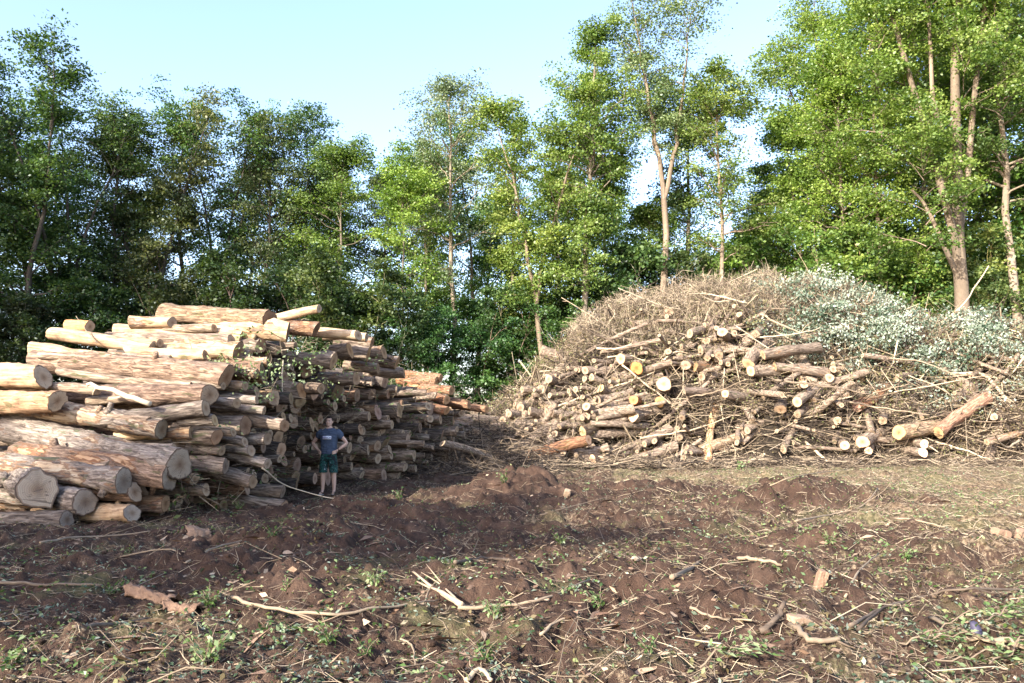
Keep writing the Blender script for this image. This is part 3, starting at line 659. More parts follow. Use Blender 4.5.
for l in ind:
    V, F, ends = log_parts(l['L'], l['r'], l['seed'], sides=30 if l['size']>9 else (18 if l['size']>6 else 12), knots=l['kw'].get('knots',1), bend=l['kw'].get('bend',.02))
    q, c = log_matrix(l)
    o = obj('log', make_mesh('log', V, F, [M_bark], True), color=(*l['col'], l['strip']))
    o.rotation_mode = 'QUATERNION'; o.rotation_quaternion = q; o.location = c
    tag(o, l['label'], 'log', 'logs in the big left stack' if l['where']=='left' else 'logs in the brush pile on the right')
    if l['size'] > 9:
        rgs = np.random.default_rng(l['seed']+5)
        for q in range(rgs.integers(1,3)):
            sx_ = rgs.uniform(-.42,.42)*l['L']; sa = rgs.uniform(0,6.3); rs_ = l['r']*rgs.uniform(.18,.34); dr = np.array([rgs.uniform(-.4,.6), math.cos(sa), math.sin(sa)])
            k0 = np.argmin(np.abs(V[:,0]-sx_)+3*np.abs(np.arctan2(V[:,2],V[:,1])-np.arctan2(dr[2],dr[1]))*l['r']); b0 = V[k0]-dr*l['r']*.25
            SV,SF,SC = capped(np.array([b0,b0+dr*l['r']*.35,b0+dr*(l['r']*.35+rgs.uniform(.04,.14))]), [rs_*1.35,rs_,rs_*.85], 9, .12)
            obj('branch_stub', make_mesh('branch_stub', SV, [SF,SC], [M_bark], True), o, color=(*l['col'], l['strip']))
    ec = l['ec'] or (1,.95,.88)
    for k,(EV,T,Q,rad) in enumerate(ends):
        obj('cut_end', make_mesh('cut_end', EV, [Q,T], [M_end], False, {'rad':rad}), o, color=(*ec,1))
AV, AQ, AT, MI, RD = [], [], [], [], []; n0 = 0; mq=[]; mt=[]
for l in rest:
    V, F, ends = log_parts(l['L'], l['r'], l['seed'], sides=10)
    q, c = log_matrix(l); Rm = np.array(q.to_matrix()); c = np.array(c)
    AV.append(V@Rm.T+c); AQ.append(F+n0); mq.append(np.zeros(len(F),int)); n0 += len(V); RD.append(np.zeros(len(V)))
    for (EV,T,Q,rad) in ends:
        AV.append(EV@Rm.T+c); AQ.append(Q+n0); mq.append(np.ones(len(Q),int)); AT.append(T+n0); mt.append(np.ones(len(T),int)); n0 += len(EV); RD.append(rad)
if rest:
    AQ_=np.concatenate(AQ); AT_=np.concatenate(AT)
    sm = np.concatenate([np.concatenate(mq)==0, np.zeros(len(AT_),bool)])
    o = obj('piled_logs', make_mesh('piled_logs', np.concatenate(AV), [AQ_,AT_], [M_bark,M_end], sm, {'rad':np.concatenate(RD)}, np.concatenate(mq+mt)), color=(.92,.87,.82,.25))
    tag(o, 'mass of smaller stacked logs filling the two piles between the larger ones', 'logs', kind='stuff')

# ------------------------------------------------------------------ brush heap body
mx = np.arange(-3, 30.5, .22); my = np.arange(27.6, 46, .22); MX, MY = np.meshgrid(mx, my); MZ = mound(MX, MY)-.55+.4*vnoise(MX,MY,.35,77)
i = np.arange(len(my)-1)[:,None]*len(mx)+np.arange(len(mx)-1)[None]
F = np.stack([i,i+1,i+len(mx)+1,i+len(mx)],-1).reshape(-1,4)
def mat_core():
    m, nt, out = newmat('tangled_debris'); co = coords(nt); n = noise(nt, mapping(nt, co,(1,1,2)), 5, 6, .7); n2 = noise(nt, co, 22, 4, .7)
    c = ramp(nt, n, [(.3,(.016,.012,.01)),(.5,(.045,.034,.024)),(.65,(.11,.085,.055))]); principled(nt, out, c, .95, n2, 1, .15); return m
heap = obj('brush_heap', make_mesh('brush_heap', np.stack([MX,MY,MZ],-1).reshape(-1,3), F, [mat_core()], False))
tag(heap, 'dense inner mass of matted brush and soil under the right pile', kind='stuff', cat='brush')
# twig tangle
rt = np.random.default_rng(5)
def msurf(n, xlo, xhi, slo, shi, off=(0,.35)):
    x = rt.uniform(xlo,xhi,n); s = rt.uniform(slo,shi,n); y0 = 28.2-.25*sstep(6,14,x); y = y0+5.8*s
    z = mound(x,y)+rt.uniform(off[0],off[1],n); return np.stack([x,y,z],-1)
A = Acc()
def addtw(P, L, r, tint, spread=(.9,.6,.55), up=.1, bend=.2):
    tint = np.where(rt.random(len(P)) < .52, tint*.38, 1-(1-tint)*.6)
    D = rt.normal(size=(len(P),3))*np.array(spread)+np.array([0,-.15,up])
    D /= np.linalg.norm(D,axis=1)[:,None]
    st = P-D*(L*.5)[:,None]; st[:,2] = np.maximum(st[:,2], .02)
    V,F_,per = twigs(st, D, L, r, bend, rg=rt); A.add(V,F_, np.repeat(tint,per))
n=8000; P=msurf(n,-1.5,24,.0,1.15,(-.35,.45)); addtw(P, rt.uniform(.3,1.4,n), rt.uniform(.004,.014,n), rt.uniform(.1,.95,n),(.8,.6,.7))
n=5000; P=msurf(n,-1.5,24,.4,1.15,(-.1,.5)); addtw(P, rt.uniform(.3,1.3,n), rt.uniform(.004,.012,n), rt.uniform(.2,1,n),(.7,.6,.8))
n=1900; P=msurf(n,-1.5,24,.0,1.0,(-.2,.4)); addtw(P, rt.uniform(.6,2.2,n), rt.uniform(.014,.045,n), rt.uniform(.0,1,n), (1,.6,.8))
n=11000; P=msurf(n,2.5,12.5,.5,1.3,(-.1,.95)); P=P+np.array([0,0,1])*(.9*vnoise(P[:,0],P[:,1],.9,88))[:,None]; addtw(P, rt.uniform(.25,1.4,n), rt.uniform(.004,.011,n), rt.uniform(.6,1.1,n), (.8,.5,.9), .35,.35)
n=260; P=msurf(n,0,22,.55,1.2,(.2,.9)); addtw(P, rt.uniform(.8,2.2,n), rt.uniform(.008,.02,n), rt.uniform(.3,1,n), (.7,.4,.9), .5,.3)
n=3000; P=msurf(n,12,24,.5,1.2,(0,.7)); addtw(P, rt.uniform(.4,1.2,n), rt.uniform(.005,.012,n), rt.uniform(.4,.95,n), (.7,.5,.9), .35)
n=3500; P=msurf(n,-1.5,24,-.06,.2,(0,.25)); addtw(P, rt.uniform(.4,1.8,n), rt.uniform(.006,.022,n), rt.uniform(.2,.9,n), (1.2,.6,.25), 0)
n=4200; P=np.stack([rt.uniform(-1,22,n), 28.4-2.2*rt.random(n)**2.2, rt.uniform(.02,.3,n)],-1); addtw(P, rt.uniform(.2,1.1,n), rt.uniform(.004,.018,n), rt.uniform(.1,.9,n), (1.2,.9,.25), 0)
n=2200; P=np.stack([rt.uniform(-4,1.2,n), rt.uniform(24,30,n), rt.uniform(.02,1.5,n)],-1); P[:,2]*= np.clip((P[:,1]-24.5)/3.5,0.02,1); addtw(P, rt.uniform(.4,1.6,n), rt.uniform(.006,.02,n), rt.uniform(.1,.55,n), (1,.6,.3), 0)
o = obj('brush_tangle', A.mesh('brush_tangle',[M_twig])); tag(o,'dry tan and grey twigs matted over the right pile', 'brush', kind='stuff')
# leaves on heap
def clusters(Cn, k, s, size, tintc, flat=.6, rg=rt):
    P = np.repeat(Cn, k, 0)+rg.normal(size=(len(Cn)*k,3))*np.array([s,s,s*flat])
    Nn = rg.normal(size=P.shape)+np.array([0,-.35,.7]); D = rg.normal(size=P.shape); L = rg.uniform(.6,1.3,len(P))*size
    V,F_ = leaves(P,D,Nn,L,L*.62); t = np.clip(np.repeat(tintc,k)+rg.normal(0,.17,len(P)),0,1)
    return V,F_,np.repeat(t,4)
A = Acc(); C = msurf(340,9.6,22.5,.42,1.15,(.1,.7)); C=C[(vnoise(C[:,0],C[:,1],1.8,55)>-.18)]; nC=len(C)
sd = rt.normal(size=(nC,3))*np.array([1,.8,.3])+np.array([0,-.4,.35]); sd/=np.linalg.norm(sd,axis=1)[:,None]; sl_=rt.uniform(.5,1.3,nC); spt=rt.uniform(.05,1.05,nC)
V_,F_,per_=twigs(C,sd,sl_*1.1,rt.uniform(.008,.02,nC),.3,rg=rt); SprayTw=(V_,F_,np.repeat(rt.uniform(.1,.6,nC),per_))
for q in np.linspace(.1,1,6):
    Cq=C+sd*(sl_*q)[:,None]-np.array([0,0,.35])*(sl_*q*q)[:,None]+rt.normal(0,.1,(nC,3)); A.add(*clusters(Cq,22,.17,.10,spt+rt.normal(0,.12,nC),.5))
C = msurf(420,10.2,23,.36,1.15,(.0,.55)); C=C[(vnoise(C[:,0],C[:,1],1.3,56)>-.12)]; C[:,2]+=.15+.5*vnoise(C[:,0],C[:,1],1.1,57); A.add(*clusters(C,60,.26,.125,rt.uniform(.0,.9,len(C))))
C = msurf(110,12,22,.12,.5,(0,.4)); A.add(*clusters(C,30,.22,.10,rt.uniform(.3,.9,len(C))))
C = msurf(60,9,12,.3,.55,(0,.3)); A.add(*clusters(C,24,.2,.10,rt.uniform(.3,.8,len(C))))
o = obj('wilting_foliage', A.mesh('wilting_foliage',[M_leafpale]))
AS=Acc(); AS.add(*SprayTw); tag(obj('spray_stems', AS.mesh('spray_stems',[M_twig])),'thin stems of the wilting leafy sprays on the brush pile','brush',kind='stuff'); tag(o,'silvery green wilting leaves heaped on the upper right of the brush pile','leaves',kind='stuff')
A = Acc(); C = msurf(1500,-1.2,24,.0,1.1,(0,.55)); A.add(*clusters(C,30,.26,.085,rt.uniform(.1,.9,len(C))))
C = msurf(320,3,13,.6,1.2,(0,.6)); A.add(*clusters(C,18,.28,.07,rt.uniform(.3,.9,len(C))))
o = obj('dry_foliage', A.mesh('dry_foliage',[M_leafdry])); tag(o,'dry brown and olive leaves caught among the twigs of the right pile','leaves',kind='stuff')
A = Acc(); C = msurf(300,-1,19,.02,.6,(0,.55)); A.add(*clusters(C,26,.2,.09,rt.uniform(.1,.7,len(C))))
C = msurf(420,-.8,20,.02,.75,(.05,.6)); A.add(*clusters(C,20,.2,.075,rt.uniform(.1,.8,len(C))))
C = np.stack([rt.uniform(-1.8,2.4,46), rt.uniform(27.6,29,46), rt.uniform(.2,1.6,46)],-1); A.add(*clusters(C,30,.22,.09,rt.uniform(.1,.7,46)))
# debris on the left stack
n=1500; vv=rt.uniform(.2,17,n); top=rt.random(n)<.45; uu=np.where(top, rt.uniform(-4,.1,n), rt.uniform(-.3,.25,n))-.6*sstep(3.2,4.4,vv)*(1-sstep(8.5,10.5,vv)); zz=np.where(top, np.array([prof(q) for q in vv])+.25+rt.normal(0,.06,n), rt.uniform(.05,1,n)*np.array([prof(q) for q in vv]))
P=P0+uu[:,None]*A_DIR+vv[:,None]*B_DIR+zz[:,None]*np.array([0,0,1]); A=Acc(); D=rt.normal(size=(n,3))*np.array([1,.6,.5]); D/=np.linalg.norm(D,axis=1)[:,None]
V,F_,per=twigs(P,D,rt.uniform(.12,.6,n),rt.uniform(.003,.011,n),.25,rg=rt); A.add(V,F_,np.repeat(rt.uniform(.1,.95,n),per))
o=obj('stack_debris',A.mesh('stack_debris',[M_twig])); tag(o,'loose twigs and bark shreds caught on the left log stack','brush',kind='stuff')
n=2600; k=rt.integers(0,1500,n); C=P[k]+rt.normal(0,.05,(n,3)); A=Acc(); l=.03+.16*rt.random(n)**2.5; V,F_=leaves(C,rt.normal(size=(n,3))*np.array([1,.5,.4]),rt.normal(0,.6,(n,3))+np.array([.2,-.4,.8]),l,l*rt.uniform(.2,.5,n),.05); A.add(V,F_,np.repeat(rt.random(n),4))
o=obj('bark_shreds',A.mesh('bark_shreds',[M_chip])); tag(o,'torn bark shreds on the left log stack','bark',kind='stuff')
# sprigs on the left stack face
spr = [(222,372,15.6),(232,366,15.8),(246,372,15.9),(256,365,16),(268,372,16.3),(250,384,15.8),(280,366,16.6),(236,390,15.6),(262,382,16),(300,362,17.4),(312,370,17.6),(322,385,17.9),(310,352,17.4),(292,380,17),(225,430,14.9),(258,398,15.8),(246,350,16.4),(243,334,16.6),(330,398,18.4),(345,372,18.8),(370,362,20),(215,358,15.9)]
C = np.array([at(*s) for s in spr])+np.array([.12,-.2,0]); A.add(*clusters(C,26,.13,.075,rt.uniform(.6,1.1,len(C))))
o = obj('green_sprigs', A.mesh('green_sprigs',[M_weed])); tag(o,'green leafy sprigs caught between logs of both piles','leaves',kind='stuff')

# ------------------------------------------------------------------ long branches on the heap
BR = []
def branch_mesh(pts, r0, r1, tint, side=3, seed=0, name='branch'):
    rg = np.random.default_rng(seed+900); A = Acc(); P = spline(pts, max(8,len(pts)*4)); n=len(P)
    L = np.linalg.norm(np.diff(P,axis=0),axis=1).sum(); P[1:-1] += rg.normal(0,r0*.35,(n-2,3))
    c = P.mean(0); P = P-c
    V,F_,Cp = capped(P, np.linspace(r0,r1,n), 7, .12); A.add(V,F_,np.clip(tint+.15*rg.random(len(V)),0,1)); A.F.append(Cp+A.n-len(V))
    for k in range(side):
        i0 = rg.integers(n//3, n-1); d = P[min(i0+1,n-1)]-P[i0-1]; d/=np.linalg.norm(d)+1e-9; d = d+rg.normal(0,.6,3); d/=np.linalg.norm(d); l=L*rg.uniform(.1,.28)
        Q = spline([P[i0],P[i0]+d*l*.5+rg.normal(0,.05*l,3),P[i0]+d*l+rg.normal(0,.1*l,3)],6); V,F_=tube(Q,np.linspace(r0*.5,r0*.15,6),5); A.add(V,F_,tint)
    return A.mesh(name,[M_twig],True), c
def branch(pts, r0, r1, label, group='long branches on the brush pile', tint=.6, side=3, name='branch', cat='branch'):
    me, c = branch_mesh(pts, r0, r1, tint, side, len(BR), name); o = obj(name, me, loc=c); tag(o,label,cat,group); BR.append(o); return o
def pxs(*p): return [at(a,b,c) for a,b,c in p]
branch(pxs((795,345,30.6),(835,395,29.4),(862,428,28.6),(880,445,28.2)),.05,.02,'brown branch sloping steeply down right from the middle of the pile crest',tint=.55)
branch(pxs((826,381,29.8),(872,398,29.2),(905,425,28.6),(938,452,27.9)),.06,.02,'long pale branch running down right to the foot of the pile',tint=.9)
branch(pxs((950,374,30),(982,374,29.8),(1000,392,29.3),(1024,418,28.6)),.05,.07,'thick pale forked branch at the upper right edge of the pile',tint=.85,side=2)
branch(pxs((982,374,29.8),(1024,384,29.6),(1048,386,29.6)),.045,.02,'thin pale branch running level to the right photo edge',tint=.8)
branch(pxs((552,408,29.4),(600,391,29.7),(636,379,29.9),(668,366,30.2)),.04,.025,'long tan pole rising to the right across the left part of the pile',tint=.8,side=1)
branch(pxs((565,420,29),(600,385,29.8),(622,352,30.4),(650,330,31)),.03,.015,'curved reddish branch climbing steeply over the left part of the pile',tint=.45)
branch(pxs((622,365,29.9),(660,395,29.4),(697,423,29)),.035,.02,'straight thin pole sloping down right below the orange cut end',tint=.75,side=1)
branch(pxs((590,415,29.2),(609,391,29.6)),.03,.025,'short whitish stick leaning up right at the left of the pile',tint=1,side=0)
branch(pxs((722,470,27.6),(765,455,28.0),(797,432,28.6)),.07,.04,'pale pole lying on the ground by the leaning trunk',tint=.8,side=1)
branch(pxs((802,438,28.6),(820,455,28.0),(834,470,27.5)),.045,.05,'straight cream stick propped on the low right logs',tint=1,side=0)
branch(pxs((870,430,28.8),(848,455,28.0),(832,468,27.6)),.04,.02,'rusty stick crossing the straight cream stick',tint=.4,side=1)
branch(pxs((935,442,28.4),(965,450,27.8),(1002,465,27.3)),.035,.02,'thin pole lying out over the soil at the right foot of the pile',tint=.85,side=0)
branch(pxs((760,374,30.0),(770,410,29.0),(776,440,28.4)),.02,.012,'slender upright rod right of the leaning trunk',tint=.75,side=0)
branch(pxs((643,445,28.5),(670,425,28.9),(680,470,27.8)),.03,.015,'bent branch hanging in front of the low middle of the pile',tint=.7)
branch(pxs((860,362,30.2),(880,374,29.8),(915,386,29.4)),.025,.012,'thin branch on the leafy right shoulder of the pile',tint=.7)
branch(pxs((862,350,30.3),(868,368,29.9),(885,385,29.5)),.03,.015,'reddish crooked branch below the silvery leaves',tint=.4)
branch(pxs((745,290,32.2),(764,296,32.2),(770,312,31.8)),.02,.008,'fine dry branch hooked over the crest of the pile',tint=.8)
branch(pxs((590,352,30.8),(607,340,31),(640,328,31.3)),.03,.02,'thin dark branch parallel to the top left jutting log',tint=.3,side=1)
branch(pxs((97,343,16.4),(86,330,16.5),(76,316,16.6)),.015,.006,'thin bare twig standing up behind the left stack crest',group='loose sticks on the log stack',tint=.6,side=0)
branch(pxs((150,404,13.9),(110,389,14.2),(87,385,14.3)),.05,.03,'silvery bare branch lying across the front of the stack',group='loose sticks on the log stack',tint=1,side=1)
branch(pxs((262,468,14.8),(290,487,15.8),(345,501,16.3),(372,502,17)),.012,.008,'thin grey vine arching from the stack to the man feet',group='loose sticks on the log stack',tint=.9,side=0)
branch(pxs((283,360,17.2),(282,385,16.9),(284,402,16.9)),.015,.01,'broken stick hanging down the face of the stack',group='loose sticks on the log stack',tint=.9,side=0)
items = []
for k in range(70):
    x = rt.uniform(-.5,20.5); s = rt.uniform(.0,.85); p = surf(x,s)+np.array([0,-.3,.25]); yaw = rt.normal(-.2,.8)+(math.pi if rt.random()<.5 else 0); el = rt.normal(-.1,.4); L = rt.uniform(1.3,3.4)
    d = np.array([math.cos(yaw),math.sin(yaw)*.6,math.sin(el)]); d/=np.linalg.norm(d)
    q = p+d*L; m_ = (p+q)/2+rt.normal(0,.15,3); zz = max(float(mound(q[0],q[1])),0)+.15; q[2] = max(q[2], zz); m_[2]=max(m_[2], float(mound(m_[0],m_[1]))+.1)
    px,py,f = proj(m_); ex = proj(q)[0]
    if ex < 530 or proj(p)[0] < 530: continue
    items.append(dict(px=px,py=py,where='right',pts=[p,m_,q],r=rt.uniform(.015,.045),t=rt.uniform(.3,1),label=None))
items = [i_ for i_ in items if i_['px']<1020]
auto_labels(items, lambda l: ('pale' if l['t']>.7 else 'brown')+(' stout' if l['r']>.03 else ' thin')+' branch')
for it in items: branch(it['pts'], it['r'], it['r']*.4, it['label'], tint=it['t'], side=2)

# ------------------------------------------------------------------ litter on the ground
rl = np.random.default_rng(41)
def gpts(n, xlo=-9, xhi=15, ylo=4.3, yhi=27, near=1.6):
    y = ylo+(yhi-ylo)*rl.random(n)**near; w = .66*y+1; x = rl.uniform(-1,1,n)*w; return x, y
def litter(n, L, r, tint, mask=None, near=1.6, lift=.01, spread=.14):
    x,y = gpts(n, near=near)
    if mask is not None:
        k = rl.random(n) < mask(x,y); x,y = x[k],y[k]
    n = len(x); l = rl.uniform(*L,n); a = rl.uniform(0,math.pi,n)
    D = np.stack([np.cos(a),np.sin(a)*.8,np.zeros(n)],-1); D/=np.linalg.norm(D,axis=1)[:,None]
    z0 = ground(x,y); z1 = ground(x+D[:,0]*l,y+D[:,1]*l); D[:,2] = (z1-z0)/l+rl.normal(0,spread,n)
    P = np.stack([x,y,z0+lift+rl.random(n)*.02],-1); V,F_,per = twigs(P,D,l,rl.uniform(*r,n),.16,rg=rl)
    return V,F_,np.repeat(np.clip(rl.normal(tint,.22,n),0,1),per)
lm = lambda x,y: .35+.65*sstep(-.5,3.5,x+.0*y)
A = Acc()
A.add(*litter(42000,(.03,.16),(.001,.0032),.66,lm,spread=.3)); A.add(*litter(5200,(.08,.34),(.002,.006),.5,spread=.2)); A.add(*litter(420,(.3,.9),(.004,.010),.5,spread=.08))
A.add(*litter(22000,(.06,.3),(.002,.006),.8,lambda x,y: sstep(1,5,x)*sstep(9,13,y),near=.8))
o = obj('twig_litter', A.mesh('twig_litter',[M_twig])); tag(o,'broken twigs and shredded stems scattered all over the soil','litter',kind='stuff')
A = Acc(); x,y = gpts(9000); n=len(x); Nn = rl.normal(0,.45,(n,3))+np.array([0,0,1]); D = rl.normal(size=(n,3))*np.array([1,1,.2]); l = .015+.10*rl.random(n)**2.5
V,F_ = leaves(np.stack([x,y,ground(x,y)+.012],-1),D,Nn,l,l*rl.uniform(.25,.7,n)); A.add(V,F_,np.repeat(rl.random(n),4))
n=420; x,y=gpts(n); Nn=rl.normal(0,.3,(n,3))+np.array([0,0,1]); D=rl.normal(size=(n,3))*np.array([1,.7,.12]); l=rl.uniform(.12,.38,n)
V,F_=leaves(np.stack([x,y,ground(x,y)+.025],-1),D,Nn,l,l*rl.uniform(.08,.24,n),.06); A.add(V,F_,np.repeat(rl.random(n)*.8,4))
o = obj('bark_chips', A.mesh('bark_chips',[M_chip])); tag(o,'chips of bark and wood strewn over the soil','wood chips',kind='stuff')
def fallen(n, size, clump, mask, nclu, lift=.03):
    cx,cy = gpts(nclu); keep = rl.random(nclu)<mask(cx,cy); cx,cy=cx[keep],cy[keep]; k = max(1,n//max(1,len(cx)))
    x = np.repeat(cx,k)+rl.normal(0,clump,len(cx)*k); y = np.repeat(cy,k)+rl.normal(0,clump*.8,len(cx)*k); m=len(x)
    Nn = rl.normal(0,.6,(m,3))+np.array([0,0,.9]); D = rl.normal(size=(m,3))*np.array([1,1,.5]); l = rl.uniform(.6,1.4,m)*size
    V,F_ = leaves(np.stack([x,y,ground(x,y)+lift*rl.random(m)+.006],-1),D,Nn,l,l*.5,.12); return V,F_,np.repeat(rl.random(m),4)
A = Acc(); A.add(*fallen(14000,.035,.16,lambda x,y: .35+.65*(1-sstep(-2,2,x)),420)); A.add(*fallen(2200,.05,.5,lambda x,y: 1+0*x,500))
A.add(*fallen(1800,.05,.2,lambda x,y: sstep(2.2,3.6,x)*(1-sstep(6,8,y)),260))
o = obj('fallen_leaves', A.mesh('fallen_leaves',[M_leafground])); tag(o,'pale wilted leaves lying in patches on the soil','leaves',kind='stuff')
A = Acc(); A.add(*fallen(7000,.045,.15,lambda x,y: .5+0*x,520,.05)); A.add(*fallen(5500,.05,.5,lambda x,y: sstep(2,6,x)*sstep(9,13,y),500,.04))
o = obj('ground_cover', A.mesh('ground_cover',[M_weed])); tag(o,'low green sprouts and crushed leaves over the soil','ground cover',kind='stuff')
A = Acc(); A.add(*fallen(12000,.05,.4,lambda x,y: .3+.7*sstep(0,4,x),700,.03))
o = obj('dead_leaves', A.mesh('dead_leaves',[M_leafdry])); tag(o,'dead brown leaf litter over the soil','leaves',kind='stuff')

# clods
def clod_mesh(seed):
    rg = np.random.default_rng(seed); bm = bmesh.new(); bmesh.ops.create_icosphere(bm, subdivisions=2, radius=1)
    for v_ in bm.verts: v_.co *= 1+rg.normal(0,.24); v_.co.z *= .7
    me = bpy.data.meshes.new('c'); bm.to_mesh(me); bm.free(); n=len(me.vertices); V=np.zeros(n*3); me.vertices.foreach_get('co',V); F_=np.array([list(p.vertices) for p in me.polygons]); bpy.data.meshes.remove(me); return V.reshape(-1,3),F_
CL=[clod_mesh(k) for k in range(5)]; Vs=[];Fs=[];n0=0
x,y=gpts(7000)
zg=ground(x,y)
for k in range(len(x)):
    if rl.random() < sstep(3,7,x[k])*.7: continue
    V,F_=CL[k%5]; s=.006+.032*rl.random()**2.5; a=rl.uniform(0,6.3); c,s_=math.cos(a),math.sin(a); W=V@np.array([[c,-s_,0],[s_,c,0],[0,0,1]])*s+np.array([x[k],y[k],zg[k]+s*.2]); Vs.append(W);Fs.append(F_+n0);n0+=len(W)
o = obj('soil_clods', make_mesh('soil_clods',np.concatenate(Vs),[np.concatenate(Fs)],[M_ground],True)); tag(o,'dark crumbled clods of soil',None,kind='stuff')

# named pieces in the foreground
def gat(px, py):
    """point of the soil seen at this pixel"""
    Ys = np.arange(4.2, 27, .04); Pp = np.array([at(px,py,Y) for Y in Ys]); zg = ground(Pp[:,0], Pp[:,1]); k = np.argmax(Pp[:,2] <= zg)
    return np.array([Pp[k,0], Pp[k,1], zg[k]])
def gpath(pts, lift=.03):
    out=[]
    for p in pts:
        q = gat(p[0],p[1]); q[2]+= (p[2] if len(p)>2 else lift); out.append(q)
    return out
GB = 'sticks lying on the soil'
branch(gpath([(458,612),(500,610),(545,602),(590,586)]),0.0176,0.0080,'long smooth tan root curving right from the splintered pale stub',GB,0.54,1)
branch(gpath([(850,632),(880,615),(925,600),(965,592),(1030,594)]),0.0160,0.0112,'long brown root curving across the lower right soil',GB,0.30,1)
branch(gpath([(858,634),(885,618),(905,610)]),0.0144,0.0072,'short dark root lying against the long brown root',GB,0.14,0)
branch(gpath([(232,603),(265,613),(330,620),(400,612),(440,606)]),0.0160,0.0072,'long thin tan branch bowed across the lower left soil',GB,0.54,3)
branch(gpath([(40,545),(75,540),(110,538),(150,534)]),0.0160,0.0080,'tan crooked branch on the soil before the left stack',GB,0.54,2)
branch(gpath([(-20,588),(40,587),(102,589)]),0.0176,0.0112,'straight grey pole half sunk in soil at the left edge',GB,0.36,0)
branch(gpath([(75,632),(110,628),(150,622)]),0.0200,0.0096,'rusty bark covered stick on the lower left soil',GB,0.32,1)
branch(gpath([(186,566),(210,553),(240,545),(265,541)]),0.0112,0.0048,'thin pale twig arching over the shaded soil left of centre',GB,0.65,0)
branch(gpath([(738,562),(758,563),(782,570)]),0.0224,0.0144,'short orange tan stick on the dirt mound right of centre',GB,0.58,0)
branch(gpath([(672,584),(690,574),(700,566)]),0.0240,0.0160,'thick reddish stick poking from the dirt mound',GB,0.43,0)
branch(gpath([(760,640),(778,628,.05),(785,620,.12)]),0.0224,0.0160,'dark stub of root sticking up from the lower soil',GB,0.22,0)
branch(gpath([(690,617),(715,622),(752,630)]),0.0112,0.0064,'slim tan twig in front of the dirt mound',GB,0.58,2)
branch(gpath([(790,632),(812,648),(840,650)]),0.0224,0.0160,'broad orange brown root piece on the lower soil',GB,0.43,1)
branch(gpath([(845,600),(858,580),(879,563,.08)]),0.0128,0.0072,'thin pink tan stick leaning up on the right soil',GB,0.61,0)
branch(gpath([(795,525),(830,518),(862,508),(878,492)]),0.0160,0.0096,'crooked tan branch on the soil right of the dirt heap',GB,0.58,2)
branch(gpath([(895,522),(918,524),(945,530)]),0.0176,0.0096,'pale brown branch flat on the right soil',GB,0.58,1)
branch(gpath([(465,688),(480,676),(492,686)]),0.0160,0.0112,'pale stick end at the bottom edge of the photo',GB,0.72,0)
branch(gpath([(120,560),(160,552),(185,556)]),0.0096,0.0048,'thin twig in the shaded soil at left',GB,0.50,1)
branch(gpath([(540,640),(560,632),(580,622)]),0.0128,0.0064,'straight tan twig on the brown dirt below centre',GB,0.61,0)
branch(gpath([(400,645),(412,655,.04),(415,672)]),0.0080,0.0048,'thin pale twig bent over a dark hollow',GB,0.58,0)
branch(gpath([(455,565),(490,561),(520,566)]),0.0240,0.0144,'dark broken root with pale torn end below centre of the clearing',GB,0.25,1)
branch(gpath([(770,490),(800,478),(850,470)]),0.0120,0.0080,'slim stick on the soil before the brush pile',GB,0.58,1)
branch(gpath([(540,518),(560,512),(605,500)]),0.0160,0.0080,'grey stick in shade right of the dark mound',GB,0.36,1)
branch(gpath([(930,625),(965,640),(1010,655)]),0.0176,0.0096,'stripped branch under the wilting fronds at lower right',GB,0.50,2)
branch(gpath([(1032,652),(1000,648),(965,646)]),0.0280,0.0160,'flat tan branch entering from the right edge',GB,0.58,0)
